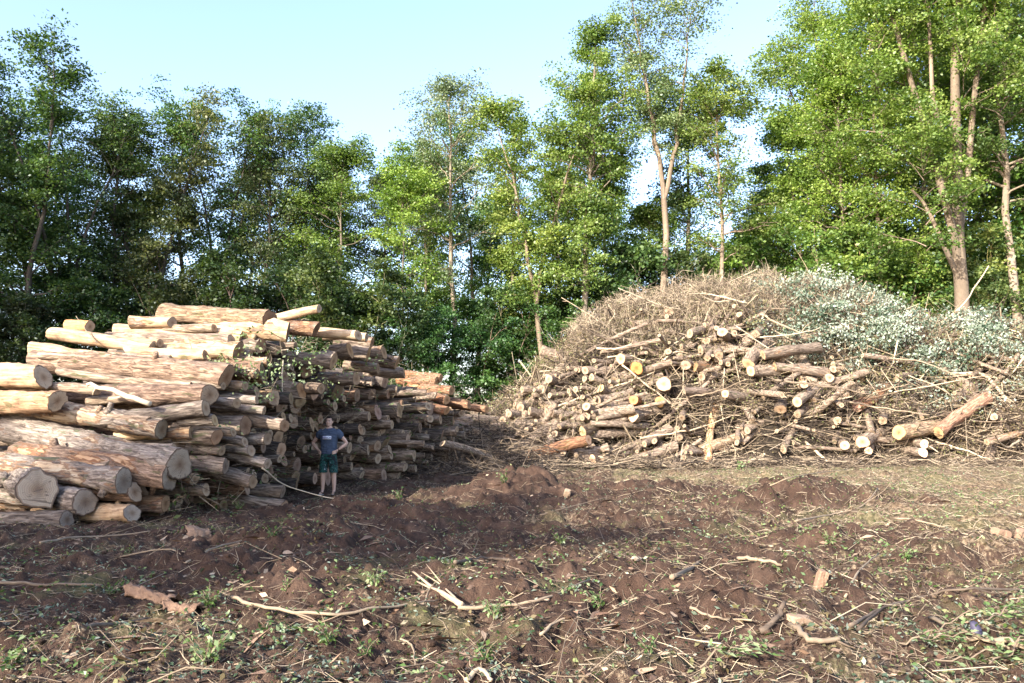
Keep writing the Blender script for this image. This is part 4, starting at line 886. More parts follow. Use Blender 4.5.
# splintered stub
def splinter():
    A = Acc(); b = gat(462,610); b[2]+=.04
    for (px,py,l,w) in [(413,582,.07,.02),(426,579,.12,.008),(417,587,.05,.015),(430,594,.04,.02),(421,583,.1,.007)]:
        e = gat(px,py); e[2]+=l; P = spline([b,(b+e)/2+rl.normal(0,.012,3),e],6); V,F_,Cp = capped(P,np.linspace(w*1.3,w*.45,6),5,.3); A.add(V,F_,.8); A.F.append(Cp+A.n-len(V))
    return A.mesh('splintered_stub',[M_chip],False)
o = obj('splintered_stub', splinter()); tag(o,'torn pale yellow stub with splayed splinters in the centre foreground','wood splinter')
def chunk(name, px, py, L, W, H, yaw, tilt, label, tint, cat, seed, group=None):
    """a curled, jagged-ended slab of bark"""
    rg = np.random.default_rng(seed); p = gat(px,py); nx_, ny_ = 16, 8; V=[]
    e0 = rg.uniform(-.16,.1,ny_+1); e1 = rg.uniform(-.16,.1,ny_+1)
    for sgn in (1,-1):
        for a in range(nx_+1):
            for b in range(ny_+1):
                u = a/nx_; v_ = b/ny_-.5; x_ = (u-.5)*L*(1+e0[b]*(1-u)+e1[b]*u) + L*.12*(e1[b] if u>.5 else -e0[b]); w_ = W*(1+.25*math.sin(u*5+seed)+.12*rg.normal())
                z_ = H*1.4*(1-(2*v_)**2)+.25*H*rg.normal()+H*.8*math.sin(u*3+seed); V.append((x_, v_*w_, z_+sgn*.008+.02))
    m_=(nx_+1)*(ny_+1); F_=[]
    for a in range(nx_):
        for b in range(ny_):
            k=a*(ny_+1)+b; F_.append((k,k+ny_+1,k+ny_+2,k+1)); F_.append((m_+k,m_+k+1,m_+k+ny_+2,m_+k+ny_+1))
    ring=[b for b in range(ny_+1)]+[a*(ny_+1)+ny_ for a in range(1,nx_+1)]+[nx_*(ny_+1)+b for b in range(ny_-1,-1,-1)]+[a*(ny_+1) for a in range(nx_-1,0,-1)]
    for a in range(len(ring)): b=ring[(a+1)%len(ring)]; F_.append((ring[a],b,m_+b,m_+ring[a]))
    me = make_mesh(name,V,[np.array(F_)],[M_chip],False,{'tint':np.clip(tint+rg.normal(0,.1,len(V)),0,1)})
    o = obj(name,me,loc=p); o.rotation_euler=(tilt,0,yaw); tag(o,label,cat,group); return o
chunk('bark_slab',198,535,.34,.2,.04,.6,.9,'rounded pinkish bark slab standing in the shade before the left stack',.5,'bark',1)
chunk('bark_slab',152,601,.55,.12,.05,-.35,.2,'long red brown bark slab on the shaded left soil',.3,'bark',2)
chunk('bark_slab',182,612,.35,.1,.04,-.2,.1,'small broken red slab right of the long bark slab',.25,'bark',3)
def lump(name, px, py, sx, sy, sz, rot, label, tint, cat, seed):
    rg = np.random.default_rng(seed); p = gat(px,py); bm = bmesh.new(); bmesh.ops.create_icosphere(bm, subdivisions=3, radius=1)
    for v_ in bm.verts:
        c = v_.co.copy(); k = 1+.22*math.sin(c.x*3+seed)+.16*math.sin(c.y*5+c.z*3+seed*2)+.05*rg.normal(); v_.co = Vector((max(-.8,min(.8,c.x*k))*sx, max(-.75,min(.75,c.y*k))*sy, max(-.6,min(.7,c.z*k))*sz))
    me = bpy.data.meshes.new(name); bm.to_mesh(me); bm.free(); a = me.attributes.new('tint','FLOAT','POINT'); a.data.foreach_set('value', np.full(len(me.vertices), tint, np.float32)); me.materials.append(M_chip)
    o = obj(name, me, loc=p+np.array([0,0,sz*.35])); o.rotation_euler = rot; tag(o, label, cat); return o
lump('wood_block',821,588,.06,.06,.16,(.2,.25,0),'short orange brown stub standing in a dark hollow',.5,'wood block',4)
lump('wood_block',1001,537,.14,.1,.10,(0,.3,.3),'pinkish torn block at the right, left of two',.5,'wood block',5)
lump('wood_block',1021,538,.12,.1,.10,(.2,-.2,.9),'pinkish torn block at the right photo edge, right of two',.5,'wood block',6)
lump('wood_block',636,565,.12,.04,.02,(.4,.1,.9),'bright cream chip on the sunlit dirt in the centre',1,'wood chip',7)
lump('wood_block',567,498,.09,.08,.13,(.5,.3,0),'small sawn peg with pale top in the shaded middle soil',.7,'wood block',8)
lump('wood_block',800,622,.12,.08,.04,(.1,.1,.4),'flat grey chip on the lower right soil',.6,'wood chip',9)
# dark bottle-like boot among fronds
def boot():
    A=Acc(); P=spline([(0,0,.0),(.02,.03,.05),(.01,.08,.10)],8); V,F_,Cp=capped(P,[.02,.035,.045,.038,.045,.034,.03,.015],10,.22); A.add(V,F_,0); A.F.append(Cp+A.n-len(V))
    m,nt,out=newmat('dark_rag'); principled(nt,out,(.05,.045,.075),.5); return A.mesh('dark_rag',[m],True)
p=gat(975,642); o=obj('dark_rag',boot(),loc=p); o.rotation_euler=(.4,0,.2); tag(o,'crumpled dark purple scrap among the fronds at lower right','scrap')
# weeds and fronds
def weed_mesh(seed, h=.16, nst=6, pale=.5):
    rg=np.random.default_rng(seed); S=Acc(); Lf=Acc()
    for k in range(nst):
        a=rg.uniform(0,6.3); d=np.array([math.cos(a)*.6,math.sin(a)*.6,1])*h*rg.uniform(.6,1.1); P=spline([(0,0,-.01),d*.5,d+np.array([d[0],d[1],0])*.4],5); V,F_=tube(P,np.linspace(.004,.0015,5),4); S.add(V,F_,.6)
        m=9; t=np.linspace(.3,1,m); C=np.array([P[min(4,int(q*4))] for q in t])+rg.normal(0,.016,(m,3)); D=rg.normal(size=(m,3))+np.array([math.cos(a),math.sin(a),.2]); Nn=rg.normal(0,.5,(m,3))+np.array([0,0,1]); l=rg.uniform(.03,.06,m)*h/.16
        V,F_=leaves(C+D/np.linalg.norm(D,axis=1)[:,None]*l[:,None]*.5,D,Nn,l,l*.5,.1); Lf.add(V,F_,np.repeat(np.clip(rg.normal(pale,.2,m),0,1),4))
    return S.mesh('stem',[M_twig]), Lf.mesh('leaves',[M_weed])
WM=[weed_mesh(k, .13+.02*k, 6+k, .35+.12*k) for k in range(4)]
def weed(px,py,k,s,label):
    p=gat(px,py); r_=empty('weed',p,rl.uniform(0,6.3)); r_.scale=(s,)*3; tag(r_,label,'weed','small weeds sprouting from the soil'); obj('stem',WM[k][0],r_); obj('leaves',WM[k][1],r_)
for q in [(485,668,0,1.3,'bright green clump at the bottom edge below centre'),(600,615,1,1.1,'pale leaved clump on brown dirt right of centre'),(205,665,3,1.1,'fresh yellow green clump at the bottom left'),(366,655,0,1.1,'green sprout at the bottom, left of centre'),(330,645,2,1.0,'sprout in front of the bowed tan branch'),
 (210,608,2,1.0,'green tuft at the left end of the bowed tan branch'),(285,592,0,.9,'small dark tuft in the shaded left soil'),(375,588,3,.8,'thin sprout right of the shaded hollow'),(495,618,3,.9,'whitish leaved clump under the tan root'),(505,484,1,1.6,'green tuft on top of the dark mound'),(10,668,1,1.2,'clump at the bottom left corner'),
 (128,556,0,.8,'tuft on the shaded soil near the left stack'),(240,430+80,2,.9,'tuft at the foot of the left stack'),(400,500,1,1.4,'tuft in the shade right of the man'),(272,537,0,1.2,'tuft beside the churned dark mound'),(560,545,2,.9,'small sprout in the middle of the clearing'),(740,470,2,1.8,'green clump at the foot of the leaning trunk'),(650,655,0,.8,'small sprout at the bottom right of centre'),(905,560,2,1.0,'sprout on the sunlit right soil'),(300,478,3,1.5,'pale sprig at the man feet'),(830,545,3,1,'yellowish sprout right of the dirt heap'),(110,598,0,1,'tuft left of the long bark slab')]:
    weed(q[0],q[1],q[2],q[3],q[4])
def frond(px,py,L,yaw,label,seed):
    rg=np.random.default_rng(seed); p=gat(px,py); r_=empty('cut_frond',p,0); d=np.array([math.cos(yaw),math.sin(yaw),0]); n=14; t=np.linspace(0,1,n)
    P=np.stack([d*q*L+np.array([0,0,.05+.07*math.sin(q*3)]) for q in t]); gzs=ground(P[:,0]+p[0],P[:,1]+p[1])-p[2]; P[:,2]+=gzs
    S=Acc(); V,F_=tube(P,np.linspace(.008,.003,n),5); S.add(V,F_,.5); obj('stem',S.mesh('stem',[M_twig]),r_)
    A=Acc(); side=np.array([-d[1],d[0],0]); C=[];D=[]
    for i_ in range(2,n):
        for sg in (-1,1):
            for z in range(3):
                dd=side*sg+d*.5+rg.normal(0,.25,3)+np.array([0,0,-.15+.2*z]); dd/=np.linalg.norm(dd); C.append(P[i_]+dd*(.04+.045*z)); D.append(dd)
    C=np.array(C);D=np.array(D);m=len(C); V,F_=leaves(C,D,rg.normal(0,.4,(m,3))+np.array([0,0,1]),rg.uniform(.05,.085,m),.026,.1); A.add(V,F_,np.repeat(np.clip(rg.normal(.72,.2,m),0,1),4)); obj('leaves',A.mesh('leaves',[M_weed]),r_)
    tag(r_,label,'leafy branch','wilting fronds at the lower right')
frond(925,640,.75,.15,'yellow green frond leftmost in the lower right patch',1); frond(985,630,.7,.5,'bluish frond near the right edge under the long brown root',2); frond(935,668,.8,.05,'frond at the bottom right beside the dark scrap',3)
frond(990,672,.6,.4,'lowest frond near the bottom right corner',4); frond(900,655,.6,-.2,'sparse frond left of the dark scrap, nearest the bottom',5); frond(1010,612,.5,.2,'frond touching the right edge above the flat tan branch',6)
frond(700,676,.5,.3,'pale frond at the bottom edge right of centre',8)

# ------------------------------------------------------------------ trees
def gen_tree(seed, H, r0, base, Rc, nl=22, leaders=1, fork=.5, leaf=.16, dens=26, cl=.5, lean=(0,0), shape='round', droop=.0, sparse=0, path=None, spread=.35):
    rg=np.random.default_rng(seed); T=Acc(); B=Acc(); cen=[]; ctint=[]
    n=14; hs=np.linspace(0,1,n)
    wob=np.cumsum(rg.normal(0,.009*H,(n,2)),0)*.5; wob-=wob[0]
    if path is None: P=np.column_stack([wob[:,0]+lean[0]*H*hs**1.3, wob[:,1]+lean[1]*H*hs**1.3, hs*H])
    else: P=spline(path,n); H=P[-1,2]
    stems=[]
    if leaders==1:
        stems.append((P,np.linspace(1,.10,n)*r0*np.where(hs<.04,1.35,1)))
    else:
        m=int(fork*n)+1; stems.append((P[:m],np.linspace(1,.75,m)*r0*np.where(hs[:m]<.04,1.35,1)))
        for k in range(leaders):
            a=2*math.pi*k/leaders+rg.uniform(-.5,.5); top=np.array([math.cos(a),math.sin(a)*.7,0])*H*spread*(1-fork)*rg.uniform(.7,1.2); tt=np.linspace(0,1,n)
            Q=P[m-1]+np.column_stack([top[0]*tt**1.15,top[1]*tt**1.15,(H*rg.uniform(.88,1.02)-P[m-1][2])*tt]); Q[1:]+=np.cumsum(rg.normal(0,.008*H,(n-1,3))*[1,1,.2],0)*.6
            stems.append((Q,np.linspace(.66,.09,n)*r0))
    for (Q,rad) in stems:
        V,F_=tube(Q,rad,9,wob=.05,rg=rg); T.add(V,F_,np.clip(rg.normal(.5,.12,len(V)),0,1))
    act = stems if leaders==1 else stems[1:]
    per = max(4,int(nl/len(act)))
    for (Q,rad) in act:
        for k in range(per):
            f=rg.random()**.85; zc=base+(H-base)*f*.97
            if zc < Q[0,2]: zc=Q[0,2]+rg.random()*.15*(H-Q[0,2])
            i0=int(np.clip(np.searchsorted(Q[:,2],zc),1,len(Q)-1)); fr=(zc-Q[i0-1,2])/(Q[i0,2]-Q[i0-1,2]+1e-6); st=Q[i0-1]+(Q[i0]-Q[i0-1])*np.clip(fr,0,1)
            u=(zc-base)/(H-base)
            if shape=='round': pr=math.sqrt(max(.05,1-(1.9*(u-.48))**2)) if abs(u-.48)<.52 else .25
            elif shape=='top': pr=.35+.75*math.sin(min(1,u*1.05)*math.pi*.62)**2*(1.0 if u<.9 else .6)
            elif shape=='cone': pr=1.05-.85*u
            else: pr=.75+.25*math.sin(u*9+seed)-.45*max(0,u-.75)*3
            L=Rc*max(.18,pr)*rg.uniform(.65,1.15)/(1 if leaders==1 else 1.25); az=k*2.4+rg.uniform(-.6,.6)+seed; el=rg.uniform(.15,.75)+.5*u-droop
            d=np.array([math.cos(az)*math.cos(el),math.sin(az)*math.cos(el),math.sin(el)])
            Bp=np.array([st+d*L*t+np.array([0,0,-.10*L*t*t+.0]) for t in np.linspace(0,1,6)]); Bp[1:]+=np.cumsum(rg.normal(0,.035*L,(5,3)),0)
            rb=max(.018,min(rad[i0]*.55,.012+L*.022)); V,F_=tube(Bp,np.linspace(rb,rb*.25,6),5,rg=rg); B.add(V,F_,rg.uniform(.3,.7))
            bt=rg.uniform(.25,.75)
            for q in range(rg.integers(4,7)):
                t=rg.uniform(.35,1); s0=Bp[min(5,int(t*5))]; dd=d+rg.normal(0,.75,3); dd[2]*=.6; dd/=np.linalg.norm(dd); l=L*rg.uniform(.2,.42)+.25
                Sp=np.array([s0,s0+dd*l*.5+rg.normal(0,.04*l,3),s0+dd*l-np.array([0,0,.06*l])]); V,F_=tube(Sp,[rb*.4,rb*.25,.006],4,rg=rg); B.add(V,F_,.4)
                cen.append(Sp[2]); ctint.append(bt+rg.normal(0,.15)); cen.append(Sp[1]); ctint.append(bt+rg.normal(0,.15))
            cen.append(Bp[-1]); ctint.append(bt)
    cen=np.array(cen); ctint=np.array(ctint)
    if sparse: k=rg.random(len(cen))>sparse; cen,ctint=cen[k],ctint[k]
    cen=cen[:]; nC=len(cen); kk=int(dens*1.6); s=cl*rg.uniform(.6,1.3,nC)
    P=np.repeat(cen,kk,0); S=np.repeat(s,kk)[:,None]; g_=rg.normal(size=P.shape); P=P+g_*S*np.array([.58,.58,.2]); 
    P[:,2]-= .18*S[:,0]*(g_[:,0]**2+g_[:,1]**2)*.5
    Nn=rg.normal(0,.75,P.shape)+np.array([0,0,.75]); D=rg.normal(size=P.shape)*np.array([1,1,.6]); l=rg.uniform(.6,1.35,len(P))*leaf*.84
    V,F_=leaves(P,D,Nn,l,l*.68,.08); Lf=Acc(); Lf.add(V,F_,np.repeat(np.clip(np.repeat(ctint,kk)+rg.normal(0,.16,len(P)),0,1),4))
    return T,B,Lf
def tree(loc, gen, mleaf, label, group='trees along the forest edge', lcol=(1,1,1), tcol=(1,1,1), name='broadleaf_tree', rz=0, sc=1, meshes=None):
    r_=empty(name,loc,rz); r_.scale=(sc,)*3 if np.isscalar(sc) else sc; tag(r_,label,'tree',group)
    if meshes is None:
        T,B,L=gen; meshes=(join(T,B).mesh('trunk',[M_trunk],True),L.mesh('crown',[mleaf]))
    obj('trunk',meshes[0],r_,color=(*tcol,1)); obj('crown',meshes[1],r_,color=(*lcol,1)); return r_
def base_at(px,Y): x=(px-512)/FPX*Y; return (x,Y,gz(x,Y)-.05)
def Hof(py,Y): return at(512,py,Y)[2]
bright=(1.25,1.15,.9); lit=(1.1,1.05,1)
# hero trees
def hero(px,Y,top,seed,label,mat,r0,basepy,Rc,lcol=(1,1,1),tcol=(1.1,1.05,1),**kw):
    H=Hof(top,Y); b=max(1.5,Hof(basepy,Y)); tree(base_at(px,Y),gen_tree(seed,H,r0,b,Rc,**kw),mat,label,lcol=lcol,tcol=tcol)
hero(450,43,85,101,'slender straight pale trunk with airy silvery crown, between the two piles',M_leafsilver,.2,290,3.2,nl=44,shape='round',tcol=(1.7,1.6,1.45),dens=20,leaf=.15,cl=.55)
hero(402,41,165,102,'young bright green maple before the dark wood, right of the left stack',M_leaf,.10,330,2.3,nl=26,shape='round',lcol=(1.3,1.35,.9),dens=26,cl=.45)
hero(541,41,78,103,'light green tree with leaning forked trunk left of the brush pile crest',M_leaf,.17,340,2.4,nl=50,leaders=2,fork=.36,spread=.2,shape='other',lcol=(1.35,1.25,1.0),dens=24,tcol=(1.2,1.08,.95),cl=.5)
hero(582,41,28,104,'tall narrow leafy tree with dark straight trunk above the left of the brush pile',M_leaf,.24,290,3.2,nl=66,shape='other',lcol=(1.15,1.15,1.0),dens=30,cl=.55)
hero(657,41,-8,105,'tallest airy tree with bare fork and crown reaching the top of the photo',M_leafsilver,.2,160,3.4,nl=50,leaders=3,fork=.56,spread=.2,shape='top',lcol=(1,1.05,.8),dens=24,tcol=(1.25,1.12,1.0),cl=.6,leaf=.15)
hero(720,41,72,106,'slim pale trunked tree with rounded crown, rightmost before the sky gap',M_leaf,.19,265,2.8,nl=44,shape='round',lcol=(1.1,1.05,.9),dens=24,tcol=(1.25,1.12,1.0),cl=.5)
hero(508,44,92,116,'narrow light green tree just left of the leaning forked one',M_leaf,.15,330,1.9,nl=38,shape='other',lcol=(1.3,1.2,.95),dens=24,tcol=(1,.95,.85),cl=.5)
hero(612,44,70,117,'light green tree between the dark straight trunk and the tallest airy tree',M_leaf,.16,330,2.1,nl=36,shape='other',lcol=(1.15,1.15,.95),dens=24,tcol=(1,.95,.85),cl=.5)
hero(560,45,150,118,'bushy pale green tree low between the forked and the dark straight trunks',M_leaf,.12,350,2.1,nl=34,shape='round',lcol=(1.25,1.2,.95),dens=24,cl=.5)
hero(655,44.5,215,119,'short leafy tree low behind the tallest airy tree',M_leaf,.10,330,2.0,nl=34,shape='round',lcol=(1.15,1.15,.95),dens=22,cl=.5)
hero(425,45,150,120,'leafy tree with soft green crown behind the slender straight pale trunk',M_leaf,.16,330,2.8,nl=50,shape='round',lcol=(1.0,1.05,.85),dens=24,cl=.5)
hero(695,45,110,107,'grey trunked tree just behind the slim pale trunked one',M_leafdark,.24,260,3.0,nl=30,shape='other',lcol=(1.2,1.2,1.1),dens=26,cl=.55)
# large forked tree on the right
def big_right():
    Y=36; T=Acc();B=Acc();Ls=Acc(); b=np.array(base_at(962,Y))
    paths=[[(962,420),(962,300),(958,240),(957,170),(955,60),(960,-60)],[(959,262),(945,200),(925,130),(905,60),(880,-30)],[(958,240),(968,170),(975,90),(990,-40)],[(955,150),(935,110),(930,40),(925,-60)],[(957,275),(938,232),(925,205),(912,190)]]
    rs=[(.33,.15),(.19,.09),(.17,.09),(.12,.07),(.12,.05)]
    rg=np.random.default_rng(66)
    for k,(pth,(r0,r1)) in enumerate(zip(paths,rs)):
        pts=[at(px,py,Y+(-.0 if k==0 else rg.uniform(-.6,.6)*min(1,i_)))-b for i_,(px,py) in enumerate(pth)]
        if k==0: pts[0]=np.array([0,0,-.1])
        Q=spline(pts,14); V,F_=tube(Q,np.linspace(r0,r1,14),10,wob=.05,rg=rg); T.add(V,F_,np.clip(rg.normal(.55,.12,len(V)),0,1))
    for sd,(x0,y0) in enumerate([(905,40),(950,20),(990,10),(930,-20),(880,90),(1000,80),(925,200),(965,120)]):
        g=gen_tree(600+sd,9,.08,2.0,3.0,nl=15,shape='round',dens=28,cl=.5); off=at(x0,y0,Y+rg.uniform(-1,1.5))-b-np.array([0,0,5.])
        for src,dst in ((g[1],B),(g[2],Ls)):
            for V,F_,t in zip(src.V,src.F,src.T):
                dst.V.append(V+off); dst.T.append(t)
            o_=dst.n; 
            for F_ in src.F: dst.F.append(F_+o_)
            dst.n+=src.n
    tree(b,(T,B,Ls),M_leaf,'huge tan trunk forking into several leaders at the right of the photo',lcol=(1.15,1.15,.9),tcol=(1.05,.95,.84))
big_right()
hero(1019,37,-60,108,'pale trunk half cut by the right photo edge',M_leaf,.27,210,3.6,nl=40,shape='other',tcol=(1.35,1.25,1.15),dens=28)
hero(882,40,-10,109,'leafy tree with thin pale stem left of the huge forked trunk',M_leaf,.15,300,4.2,nl=64,shape='other',lcol=(1.3,1.3,.85),tcol=(1.25,1.12,1.0),dens=30,cl=.6,droop=.15)
hero(845,41,45,110,'bright layered green tree with crown sloping toward the sky gap',M_leaf,.2,310,3.8,nl=60,shape='other',lcol=(1.35,1.35,.9),dens=30,cl=.6,droop=.15)
hero(808,43,120,111,'mid height bushy tree at the left side of the right wood',M_leaf,.18,320,3.2,nl=48,shape='cone',lcol=(1.1,1.15,.8),dens=30,cl=.6)
hero(775,46,165,112,'dark green tree at the right rim of the sky gap',M_leafdark,.2,300,2.3,nl=36,shape='cone',lcol=(1.5,1.6,1.2),dens=28,cl=.55)
hero(930,43,-60,113,'dense green tree behind the fork of the huge trunk',M_leaf,.22,330,4.2,nl=64,shape='other',lcol=(1.0,1.1,.75),dens=30,cl=.6,droop=.1)
hero(832,46,-5,114,'tall tree whose top corner rises above the layered green one',M_leaf,.2,200,3.3,nl=44,shape='round',lcol=(1.2,1.2,.9),dens=26,cl=.6)
hero(345,45,150,115,'yellow green tree at the right end of the dark left wood',M_leaf,.16,330,2.9,nl=44,shape='round',lcol=(.9,.95,.7),dens=28,cl=.55)
# shared variants for the woods behind
VAR=[]
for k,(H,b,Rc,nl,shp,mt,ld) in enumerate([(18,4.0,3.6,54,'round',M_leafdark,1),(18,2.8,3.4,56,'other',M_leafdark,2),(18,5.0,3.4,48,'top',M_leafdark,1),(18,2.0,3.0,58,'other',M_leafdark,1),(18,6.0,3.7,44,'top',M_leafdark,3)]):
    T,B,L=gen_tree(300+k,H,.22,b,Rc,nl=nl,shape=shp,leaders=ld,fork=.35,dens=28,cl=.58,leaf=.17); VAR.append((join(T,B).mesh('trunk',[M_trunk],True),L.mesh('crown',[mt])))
ORD=['leftmost','second','third','fourth','fifth','sixth','seventh','eighth','ninth','tenth','eleventh','twelfth','thirteenth','fourteenth','fifteenth','sixteenth','seventeenth','eighteenth','nineteenth','twentieth']
def row(lst, words, group, lcol=(1,1,1), tcol=(.55,.55,.55), name='broadleaf_tree'):
    lst=sorted(lst,key=lambda t:t[0])
    for i_,(px,top,Y,k,wd) in enumerate(lst):
        H=Hof(top,Y); s=H/18.; o_=ORD[min(i_,19)]
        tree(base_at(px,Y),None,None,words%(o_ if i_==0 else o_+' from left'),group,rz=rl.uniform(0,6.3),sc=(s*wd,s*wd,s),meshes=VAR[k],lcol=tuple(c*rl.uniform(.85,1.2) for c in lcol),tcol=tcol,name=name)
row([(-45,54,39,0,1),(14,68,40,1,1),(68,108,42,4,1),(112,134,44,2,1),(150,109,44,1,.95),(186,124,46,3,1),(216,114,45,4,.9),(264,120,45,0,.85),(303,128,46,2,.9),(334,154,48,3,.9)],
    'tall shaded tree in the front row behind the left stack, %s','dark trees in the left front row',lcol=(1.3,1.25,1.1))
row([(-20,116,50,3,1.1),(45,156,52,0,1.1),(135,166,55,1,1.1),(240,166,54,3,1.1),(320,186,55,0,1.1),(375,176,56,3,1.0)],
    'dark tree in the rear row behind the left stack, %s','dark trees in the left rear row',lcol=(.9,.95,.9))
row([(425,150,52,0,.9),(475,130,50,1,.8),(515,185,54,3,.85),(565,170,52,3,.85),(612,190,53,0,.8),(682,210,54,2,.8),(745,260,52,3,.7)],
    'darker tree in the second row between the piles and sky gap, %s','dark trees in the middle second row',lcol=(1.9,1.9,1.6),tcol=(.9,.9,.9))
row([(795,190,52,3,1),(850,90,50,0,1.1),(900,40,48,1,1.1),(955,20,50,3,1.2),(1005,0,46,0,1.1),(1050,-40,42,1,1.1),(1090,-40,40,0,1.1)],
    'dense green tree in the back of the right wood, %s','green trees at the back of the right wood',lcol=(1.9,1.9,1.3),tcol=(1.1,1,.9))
# off to the left and behind, the wood that shades the clearing
SUN_H=np.array([-.62,-.785]); SUN_H/=np.linalg.norm(SUN_H); EL=25.0
n_=0
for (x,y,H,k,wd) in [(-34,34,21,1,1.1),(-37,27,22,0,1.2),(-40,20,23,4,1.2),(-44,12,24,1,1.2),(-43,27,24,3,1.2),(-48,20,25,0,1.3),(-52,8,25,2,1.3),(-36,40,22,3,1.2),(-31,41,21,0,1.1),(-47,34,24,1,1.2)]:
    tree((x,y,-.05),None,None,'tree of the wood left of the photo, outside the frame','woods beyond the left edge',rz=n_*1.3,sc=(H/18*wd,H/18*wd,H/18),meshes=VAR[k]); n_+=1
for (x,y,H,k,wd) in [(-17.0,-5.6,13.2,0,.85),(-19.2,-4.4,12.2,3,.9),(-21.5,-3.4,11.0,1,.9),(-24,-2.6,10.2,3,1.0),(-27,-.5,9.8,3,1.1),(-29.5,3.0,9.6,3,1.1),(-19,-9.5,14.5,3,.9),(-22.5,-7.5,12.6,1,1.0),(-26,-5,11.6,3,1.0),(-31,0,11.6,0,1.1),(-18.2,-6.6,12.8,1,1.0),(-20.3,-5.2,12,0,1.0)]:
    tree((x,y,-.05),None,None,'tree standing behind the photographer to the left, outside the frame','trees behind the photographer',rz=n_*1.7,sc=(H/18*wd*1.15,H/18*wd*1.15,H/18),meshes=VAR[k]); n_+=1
# understorey shrubs
SH=[]
for k in range(3):
    T,B,L=gen_tree(500+k,7.5,.07,.4,2.4,nl=46,shape='round',leaders=3,fork=.08,spread=.3,dens=30,cl=.42,leaf=.15); SH.append((join(T,B).mesh('stems',[M_trunk],True),L.mesh('foliage',[M_leafdark])))
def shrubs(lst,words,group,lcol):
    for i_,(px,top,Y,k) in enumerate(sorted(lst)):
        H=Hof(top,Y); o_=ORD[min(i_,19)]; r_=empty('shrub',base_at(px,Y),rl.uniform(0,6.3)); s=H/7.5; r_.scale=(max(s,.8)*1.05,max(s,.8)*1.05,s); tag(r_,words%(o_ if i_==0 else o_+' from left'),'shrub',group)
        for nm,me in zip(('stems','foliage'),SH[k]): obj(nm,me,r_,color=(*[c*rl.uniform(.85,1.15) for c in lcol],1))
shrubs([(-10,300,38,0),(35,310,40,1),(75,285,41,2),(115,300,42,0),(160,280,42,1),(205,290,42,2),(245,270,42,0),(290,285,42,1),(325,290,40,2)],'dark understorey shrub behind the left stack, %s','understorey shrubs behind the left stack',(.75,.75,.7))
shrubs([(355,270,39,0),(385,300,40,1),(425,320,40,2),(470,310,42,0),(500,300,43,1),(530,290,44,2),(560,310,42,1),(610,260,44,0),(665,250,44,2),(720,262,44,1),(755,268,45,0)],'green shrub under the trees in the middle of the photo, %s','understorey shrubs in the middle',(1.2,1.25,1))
shrubs([(790,250,43,0),(830,245,41,1),(865,240,41,2),(905,240,41,0),(940,250,40,1),(985,240,40,2),(1015,270,38,0)],'bright green shrub behind the right shoulder of the brush pile, %s','understorey shrubs on the right',(2.2,2.2,1.4))

